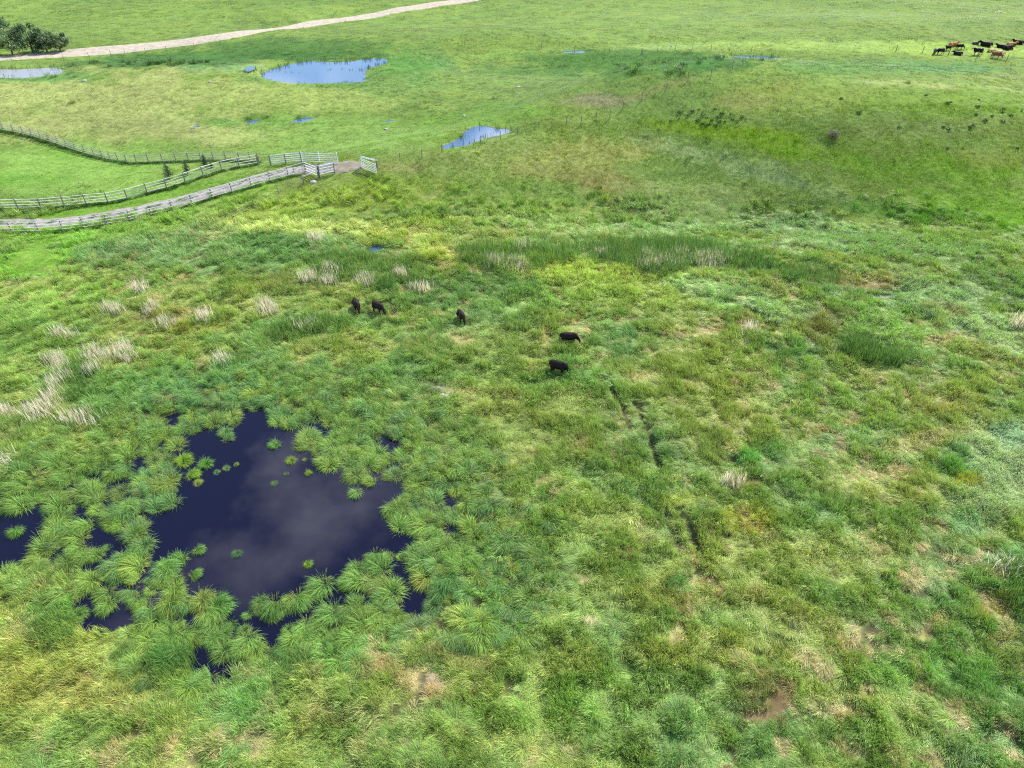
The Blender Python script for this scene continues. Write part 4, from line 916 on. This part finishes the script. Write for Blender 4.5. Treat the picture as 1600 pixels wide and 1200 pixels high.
# unmown grass standing along the fence feet
fx = []
for line, n_, wd_ in ((F_NORTH, 800, 0.4), (F_INNER, 400, 0.25), (F_OUTER, 400, 0.3)):
    q = smooth_line(gps(line), 200)
    for k in range(n_):
        i = rr.randrange(200); fx.append((q[i, 0] + rr.gauss(0, wd_ * 0.5), q[i, 1] - abs(rr.gauss(0, wd_)) + 0.15))
fx = np.array(fx); fx = fx[road_mask(fx[:, 0], fx[:, 1])]
lane = DRIVE[rng.integers(0, 130, 120)] + rng.normal(0, .14, (120, 2)); lane = lane[fbm(lane[:, 0], lane[:, 1], 4, 2, 5) > 0.45]; fx = np.concatenate([fx, lane]); n = len(fx); fz = interp(fx[:, 0], fx[:, 1])
s_ = rng.uniform(0.9, 1.5, n)
o = scatter('fence_line_grass', np.concatenate([fx, fz[:, None]], 1), np.stack([np.zeros(n), np.zeros(n), rng.uniform(0, 6.28, n)], -1), np.stack([s_, s_, s_ * rng.uniform(.35, .85, n)], -1),
            lin((118, 162, 70))[None] * REFL * 1.1 * rng.uniform(0.75, 1.2, n)[:, None], rng.integers(0, 5, n), PC_MEAD)
tag(o, 'unmown grass standing along the feet of the rail fences', 'grass', kind='stuff')

# ------------------------------------------------------------------ cattle
def lump(bm, c, r):
    m = Matrix.Translation(c) @ Matrix.Diagonal((*r, 1)) if not isinstance(r, (int, float)) else Matrix.Translation(c) @ Matrix.Scale(r, 4)
    bmesh.ops.create_icosphere(bm, subdivisions=2, radius=1, matrix=m)
def chain(bm, pts, flatt=1.0):
    for (p, r), (q, s) in zip(pts, pts[1:]):
        p, q = Vector(p), Vector(q); n = max(2, int((q - p).length / (0.45 * min(r, s))) + 1)
        for k in range(n + 1):
            t = k / n; rad = r + (s - r) * t; lump(bm, p.lerp(q, t), (rad, rad * flatt, rad))
def cow_mesh(name, pose):
    bm = bmesh.new(); dz = -0.58 if pose == 'lie' else 0
    chain(bm, [((-.68, 0, 1.04 + dz), .33), ((-.30, 0, 1.0 + dz), .40), ((.1, 0, .98 + dz), .425), ((.48, 0, 1.0 + dz), .39), ((.72, 0, 1.04 + dz), .29)], 0.82)
    lump(bm, (-.72, 0, 1.16 + dz), (.22, .24, .2)); lump(bm, (.55, 0, 1.22 + dz), (.28, .2, .2)); lump(bm, (.75, 0, .84 + dz), (.18, .16, .2))
    if pose == 'graze': nk = [((.70, 0, 1.10), .27), ((1.02, 0, .82), .19), ((1.2, 0, .62), .16)]; hd = [((1.2, 0, .60), .155), ((1.34, 0, .40), .12), ((1.44, 0, .22), .088)]; ear = (1.16, .62)
    else: nk = [((.70, 0, 1.12 + dz), .28), ((.98, 0, 1.32 + dz), .19), ((1.10, 0, 1.44 + dz), .16)]; hd = [((1.10, 0, 1.46 + dz), .155), ((1.3, 0, 1.36 + dz), .12), ((1.46, 0, 1.26 + dz), .092)]; ear = (1.06, 1.50 + dz)
    chain(bm, nk, 0.8); chain(bm, hd, 0.8)
    for s in (-1, 1):
        chain(bm, [((ear[0], s * .12, ear[1]), .05), ((ear[0] - .03, s * .27, ear[1] + .01), .04)], 1.0)
        if pose == 'lie':
            chain(bm, [((.55, s * .26, .30), .13), ((.82, s * .30, .12), .085), ((.52, s * .34, .08), .065), ((.42, s * .34, .07), .06)])
            chain(bm, [((-.55, s * .28, .36), .22), ((-.30, s * .40, .18), .13), ((-.66, s * .44, .10), .075), ((-.36, s * .46, .07), .06)])
        else:
            sw = 0.1 * s
            chain(bm, [((.55, s * .20, .80), .15), ((.57 + sw, s * .19, .43), .078), ((.54 + sw, s * .19, .10), .056), ((.58 + sw, s * .19, .045), .066)])
            chain(bm, [((-.62, s * .20, .88), .21), ((-.50 - sw, s * .22, .70), .15), ((-.80 - sw, s * .19, .46), .075), ((-.73 - sw, s * .19, .10), .056), ((-.69 - sw, s * .19, .045), .066)])
    if pose != 'lie': lump(bm, (-.35, 0, .66), (.16, .13, .12))
    chain(bm, [((-.98, 0, 1.26 + dz), .05), ((-1.05, 0, .95 + dz), .045), ((-1.04, 0, max(.62 + dz, .1)), .06)])
    me = bpy.data.meshes.new(name); bm.to_mesh(me); bm.free()
    o = bpy.data.objects.new(name, me); COL.objects.link(o)
    md = o.modifiers.new('r', 'REMESH'); md.mode = 'VOXEL'; md.voxel_size = 0.034; md.use_smooth_shade = True
    ms = o.modifiers.new('s', 'SMOOTH'); ms.factor = 0.5; ms.iterations = 4
    bpy.context.view_layer.update(); dg = bpy.context.evaluated_depsgraph_get()
    new = bpy.data.meshes.new_from_object(o.evaluated_get(dg)); new.name = name
    bpy.data.objects.remove(o); bpy.data.meshes.remove(me); return new
COW = {p: cow_mesh('cattle_' + p, p) for p in ('graze', 'stand', 'lie')}
def coat(name, c, c2, patch=None):
    m, n, o = mat(name); p = N(n, 'ShaderNodeBsdfPrincipled'); p.inputs['Roughness'].default_value = 0.6; p.inputs['Specular IOR Level'].default_value = 0.1
    t = N(n, 'ShaderNodeTexCoord'); q = N(n, 'ShaderNodeTexNoise'); q.inputs['Scale'].default_value = 5; q.inputs['Detail'].default_value = 5; L(n, t.outputs['Object'], q.inputs['Vector'])
    col_ = mixrgb(n, (*c, 1), (*c2, 1), q.outputs['Fac'])
    if patch:
        s = N(n, 'ShaderNodeTexNoise'); s.inputs['Scale'].default_value = 1.6; s.inputs['Detail'].default_value = 1; L(n, t.outputs['Object'], s.inputs['Vector'])
        r = N(n, 'ShaderNodeValToRGB'); r.color_ramp.elements[0].position = 0.56; r.color_ramp.elements[1].position = 0.58; L(n, s.outputs['Fac'], r.inputs[0])
        col_ = mixrgb(n, col_, (*patch, 1), r.outputs[0])
    L(n, col_, p.inputs['Base Color']); L(n, p.outputs[0], o.inputs[0]); return m
COATS = {'black': coat('black_coat', (0.007, 0.006, 0.007), (0.016, 0.012, 0.012)), 'brownblack': coat('brown_black_coat', (0.012, 0.007, 0.008), (0.03, 0.018, 0.018)),
         'red': coat('red_coat', (0.16, 0.045, 0.025), (0.24, 0.08, 0.045)), 'orange': coat('orange_coat', (0.48, 0.22, 0.06), (0.38, 0.16, 0.05)), 'tan': coat('tan_coat', (0.52, 0.36, 0.16), (0.62, 0.46, 0.24), (0.28, 0.11, 0.05)),
         'pied': coat('black_white_coat', (0.007, 0.007, 0.008), (0.014, 0.013, 0.013), (0.55, 0.53, 0.5)), 'grey': coat('grey_coat', (0.10, 0.09, 0.09), (0.05, 0.045, 0.045))}
COWM = {}
def cow(px_, py_, head, pose, coat_, s, label, group):
    k = (pose, coat_)
    if k not in COWM:
        COWM[k] = COW[pose].copy(); COWM[k].materials.clear(); COWM[k].materials.append(COATS[coat_])
    x, y = gp(px_, py_)[0]
    o = obj_of('cow', COWM[k], None, (x, y, gz(x, y) - 0.03), (0, 0, R(head)), (s, s * (1.3 if group is GN_ else 1.05), s * (1.2 if group is GN_ else 1.0))); return tag(o, label, 'cow', group)
GN_, GF_ = 'black cattle grazing in the marsh meadow', 'cattle of the far herd'
cow(558, 484, -66, 'graze', 'brownblack', .74, 'leftmost of the black cattle, seen nearly head-on', GN_)
cow(592, 489, -40, 'graze', 'brownblack', .78, 'black cow with lowered head just right of the leftmost one', GN_)
cow(721, 502, -66, 'graze', 'brownblack', .72, 'lone dark cow above the tan trodden patch', GN_)
cow(888, 538, -4, 'graze', 'black', .82, 'upper of the two black cows right of centre, side-on', GN_)
cow(872, 584, -24, 'graze', 'black', .86, 'lower of the two black cows right of centre', GN_)
cow(1526, 86, 180, 'stand', 'pied', 1.12, 'large black cow with pale leg patch standing head up, facing left', GF_)
cow(1555, 91, -12, 'graze', 'red', 1.0, 'dark red cow grazing beside a fence post at the right', GF_)
cow(1468, 85, 190, 'graze', 'black', .98, 'black cow grazing at the left end of the far herd', GF_)
cow(1459.5, 84.5, 240, 'graze', 'grey', .9, 'greyish animal behind the leftmost black cow of the far herd', GF_)
cow(1480.5, 79, 200, 'stand', 'black', .8, 'dark cow standing behind a fence post of the far herd', GF_)
cow(1488.5, 72, 10, 'lie', 'orange', 1.15, 'orange-tan cow lying above the dark calf', GF_)
cow(1498.5, 77, 0, 'graze', 'black', .85, 'small black calf standing below the orange-tan cow', GF_)
cow(1496, 86, 170, 'lie', 'black', 1.0, 'black calf lying flat left of the large pied cow', GF_)
cow(1540, 72.5, 160, 'lie', 'black', 1.3, 'black cow lying at the top edge above the large pied cow', GF_)
cow(1524, 69.5, 0, 'lie', 'grey', .8, 'grey calf lying left of the top black cow', GF_)
cow(1547.5, 81, 200, 'lie', 'tan', .85, 'cream calf lying above the dark red cow', GF_)
cow(1561, 85.5, 165, 'lie', 'tan', 1.15, 'patched tan cow lying behind the dark red cow', GF_)
cow(1563.5, 75, 150, 'lie', 'black', 1.0, 'black animal lying left of the largest lying black cow', GF_)
cow(1574.5, 77.5, 15, 'lie', 'black', 1.3, 'largest lying black cow at the right of the herd', GF_)
cow(1579, 72, 0, 'lie', 'orange', 1.1, 'orange cow lying right behind the largest lying black cow', GF_)
cow(1590, 69, 170, 'lie', 'black', 1.2, 'rightmost black cow lying at the top edge of the pasture', GF_)

# ------------------------------------------------------------------ stones
def stone_mesh(i):
    bm = bmesh.new(); bmesh.ops.create_icosphere(bm, subdivisions=2, radius=1)
    for v in bm.verts:
        k = 1 + 0.45 * (float(vnoise(np.array([v.co.x * 1.3 + i * 9.1]), np.array([v.co.y * 1.3 + v.co.z * 1.7 + i]), 2)[0]) - 0.5); v.co = v.co * k; v.co.z *= 0.62
    me = bpy.data.meshes.new('stone'); bm.to_mesh(me); bm.free(); me.materials.append(M_STONE); return me
STM = [stone_mesh(i) for i in range(4)]
G1 = 'pale stones beside the trodden hollow'
for k, (px_, py_, s_, lb, gr) in enumerate([(666, 607, .3, 'pale stone in the trodden hollow below the lone dark cow', G1), (674, 608, .34, 'pale stone in the trodden hollow below the lone dark cow', G1), (685, 608, .3, 'pale stone in the trodden hollow below the lone dark cow', G1),
        (691, 618, .27, 'pale stone in the trodden hollow below the lone dark cow', G1), (700, 621, .36, 'pale stone in the trodden hollow below the lone dark cow', G1), (705, 620, .25, 'pale stone in the trodden hollow below the lone dark cow', G1),
        (490, 285, .42, 'light boulder beside the white panel at the gateway', None), (372, 313, .4, 'pale stone on the verge below the driveway fence', None), (364, 318, .3, 'low stone on the verge near the driveway fence', None),
        (810, 137, .42, 'white stone alone on the far green slope', None), (132, 126.5, .4, 'white stone on the pale left pasture', None), (603, 202, .3, 'white flat stone on the pasture above the gate', None), (725, 181, .3, 'small white stone above the pond beside the wire fence', None), (328, 128, .3, 'small white stone right on the pale pasture below the dark band', None),
        (1049, 66 + 6, .3, 'small pale stone near the far wire fence', None)]):
    x, y = gp(px_, py_)[0]
    tag(obj_of('stone', STM[k % 4], None, (x, y, gz(x, y) + 0.08 * s_), (0, 0, k * 1.7), (s_ * 1.2, s_, s_)), lb, 'stone', gr)

# ------------------------------------------------------------------ weeds, saplings, trees
def leaf_ball(s, c, rad, n_, tint, size, droop=0.5, shade=(0.6, 1.3)):
    for k in range(n_):
        d = Vector((rr.gauss(0, 1), rr.gauss(0, 1), rr.gauss(0, 1))).normalized(); rd = rr.random() ** 0.45
        p = Vector(c) + Vector((d.x * rad[0], d.y * rad[1], d.z * rad[2])) * rd
        nrm = (d + Vector((rr.gauss(0, .6), rr.gauss(0, .6), rr.gauss(0.4, .6)))).normalized(); t1 = nrm.orthogonal().normalized(); t1.rotate(Matrix.Rotation(rr.uniform(0, 6.28), 3, nrm)); t2 = nrm.cross(t1)
        a, b = size * rr.uniform(.6, 1.3), size * rr.uniform(.3, .6); q = [p - t1 * a, p + t2 * b, p + t1 * a, p - t2 * b]; kk = rr.uniform(*shade)
        o = len(s.v); s.v += [tuple(v) for v in q]; s.f.append((o, o + 1, o + 2, o + 3)); s.c += [(kk * rr.uniform(.9, 1.1), kk, kk)] * 4; s.t += [tuple(tint)] * 4
def weed_mesh(i, tint, r=0.45, h=0.45, n_=90):
    s = Sward(); leaf_ball(s, (0, 0, h * 0.5), (r, r, h * 0.55), n_, tint, 0.13); leaf_ball(s, (r * .4, r * .2, h * 0.9), (r * .4, r * .4, h * 0.4), n_ // 3, tint, 0.12)
    for k in range(5): s.add(blade((rr.gauss(0, .05), rr.gauss(0, .05), -.05), rr.uniform(0, 6.28), h * 1.2, 0.2, 0.03, 0.4), (.7, .6, .6), tuple(tint))
    return s.mesh('weed', M_PLANT)
WD = [weed_mesh(i, lin((108, 136, 70)) * REFL, 0.40, 0.22, 50) for i in range(4)]
WEEDS = [(1480, 162), (1486, 160), (1530, 156), (1527, 167), (1525, 180), (1567, 170), (1566, 176), (1579, 181), (1566, 190), (1539, 189), (1596, 174), (1474, 199), (1482, 202), (1521, 196), (1516, 200), (1481, 232), (1504, 232), (1342, 177), (1405, 199), (1447, 149), (1314, 154), (1590, 232), (1550, 182)]
for k, (px_, py_) in enumerate(WEEDS):
    x, y = gp(px_, py_)[0]; s_ = rr.uniform(.45, 1.1)
    tag(obj_of('weed_clump', WD[k % 4], None, (x, y, gz(x, y)), (0, 0, rr.uniform(0, 6.28)), (s_, s_, s_ * rr.uniform(.8, 1.3))), 'dark weed clump scattered on the bright right hillside', 'weed', 'weed clumps on the right hillside')
PATCHW = [(1092, 171), (1116, 171), (1090, 189), (1104, 184), (1121, 183), (1109, 194), (1124, 191), (1145, 187), (1160, 183), (1151, 190), (1097, 194), (1082, 174), (1061, 185), (1062, 176), (1142, 178), (1133, 190), (1112, 188), (1099, 179), (1128, 178), (1048, 190), (1075, 181), (1165, 187), (1104, 197), (1118, 196)]
for k, (px_, py_) in enumerate(PATCHW):
    x, y = gp(px_, py_)[0]; s_ = rr.uniform(.5, 1.15)
    tag(obj_of('weed_clump', WD[k % 4], None, (x, y, gz(x, y)), (0, 0, rr.uniform(0, 6.28)), (s_ * 1.1, s_, s_ * .9)), 'dark weed clump in the dense patch on the hill right of centre', 'weed', 'weed clumps in the hill patch')
s = Sward(); leaf_ball(s, (0, 0, .55), (.9, .6, .55), 500, lin((158, 158, 136)) * REFL, 0.1)
for k in range(40): s.add(blade((rr.gauss(0, .2), rr.gauss(0, .2), -.05), rr.uniform(0, 6.28), 1.2, rr.uniform(.2, 1.0), 0.03, 0.2), (.8, .8, .8), tuple(lin((130, 112, 100)) * REFL))
x, y = gp(1301, 215)[0]; b_ = bpy.data.objects.new('grey_bush', s.mesh('grey_bush', M_PLANT)); COL.objects.link(b_); b_.location = (x, y, gz(x, y)); tag(b_, 'lone grey twiggy bush on the lime green slope', 'bush')

def spruce(px_, py_, h, label, dens=1.0):
    x, y = gp(px_, py_)[0]; root = empty('spruce_sapling', (x, y, gz(x, y))); tag(root, label, 'spruce', 'young spruces on the lawn')
    between('trunk', prism('trunk', M_BARK, 7, 1, 0.3), (0, 0, -.1), (0, 0, h * 0.97), 0.07 * h / 2, root)
    s = Sward(); t = lin((52, 84, 50)) * REFL; z = 0.12 * h
    while z < h:
        r = 0.36 * h * (1 - z / h) ** 0.8 + 0.03; nb = int(12 * dens)
        for k in range(nb):
            a = 6.283 * k / nb + rr.uniform(-.3, .3); ln = r * rr.uniform(.75, 1.15)
            s.add(blade((0, 0, z), a, ln, 1.25 + rr.gauss(0, .08), 0.05, 0.35), (1, 1, 1), tuple(t))
            for q in range(9):
                u = rr.uniform(.15, 1.0); p = (math.cos(a) * ln * u, math.sin(a) * ln * u, z + ln * 0.18 * u + 0.01)
                kk = rr.uniform(.6, 1.4); s.add(blade(p, a + rr.choice((-1, 1)) * rr.uniform(.3, 1.3), ln * rr.uniform(.18, .34), rr.uniform(1.0, 1.7), 0.06, 0.4, 2), (kk, kk, kk), tuple(t))
        z += h * 0.075
    c = bpy.data.objects.new('crown', s.mesh('crown', M_PLANT)); COL.objects.link(c); c.parent = root
spruce(265, 280, 2.5, 'tallest and nearest young spruce on the lawn behind the fence')
spruce(293.5, 272, 2.1, 'second young spruce on the lawn, right of the tallest', .9)
spruce(322, 262, 2.1, 'third young spruce on the lawn, close to the rail fence', 1.0)
spruce(331, 262.5, 1.0, 'smallest young spruce on the lawn, nearest the fence corner', .9)

def tree(px_, py_, h, wdt, tint, label, nb=26, leaf=0.22, nleaf=130):
    x, y = gp(px_, py_)[0]; root = empty('tree', (x, y, gz(x, y))); tag(root, label, 'tree', 'trees along the far side of the gravel road')
    s = Sward(); tv = []; limbs = []
    for k in range(nb):
        a = rr.uniform(0, 6.28); u = rr.random() ** 0.5; z = h * rr.uniform(.22, .86); rr_ = wdt * 0.5 * (1 - max(0, z / h - .5) ** 1.4)
        c = (math.cos(a) * rr_ * u, math.sin(a) * rr_ * u, z); rad = wdt * rr.uniform(.13, .24); limbs.append(c)
        tt = tint * rr.uniform(.75, 1.25); leaf_ball(s, c, (rad, rad, rad * .8), nleaf, tt, leaf)
    c = bpy.data.objects.new('crown', s.mesh('crown', M_PLANT)); COL.objects.link(c); c.parent = root
    bm_v = []; bm_f = []
    def tube(a, b, r0, r1):
        a, b = Vector(a), Vector(b); d = (b - a).normalized(); u = d.orthogonal().normalized(); v = d.cross(u); o = len(bm_v)
        for p, r in ((a, r0), (b, r1)):
            for k in range(6): bm_v.append(tuple(p + (u * math.cos(k * 1.047) + v * math.sin(k * 1.047)) * r))
        for k in range(6): bm_f.append((o + k, o + (k + 1) % 6, o + 6 + (k + 1) % 6, o + 6 + k))
    tube((0, 0, -.3), (.1, 0, h * .35), .2, .14); tube((.1, 0, h * .35), (0, .1, h * .75), .14, .05)
    for q in limbs[::2]: tube((.05, 0, h * rr.uniform(.12, .4)), q, .08, .03)
    mesh_obj('trunk', bm_v, bm_f, M_BARK, root)
W1, W2, W3 = lin((140, 162, 112)) * REFL * 1.3, lin((72, 100, 68)) * REFL * 1.3, lin((116, 136, 94)) * REFL * 1.3
tree(-30, 88, 6.0, 6.5, W2, 'dark green tree cut by the left edge beside the gravel road')
tree(20, 86, 5.6, 6.2, W1, 'pale grey-green willow nearest the left edge behind the gravel road')
tree(52, 83, 6.4, 6.0, W2, 'darkest tree in the middle of the row behind the gravel road')
tree(74, 82, 5.4, 5.0, W3, 'mid green tree right of the darkest one behind the gravel road')
tree(95, 81, 4.2, 4.6, W3, 'low greyish bushy tree at the right end of the row by the road')
tree(0, 74, 7.0, 7.0, W2, 'taller dark tree rising behind the pale willow')
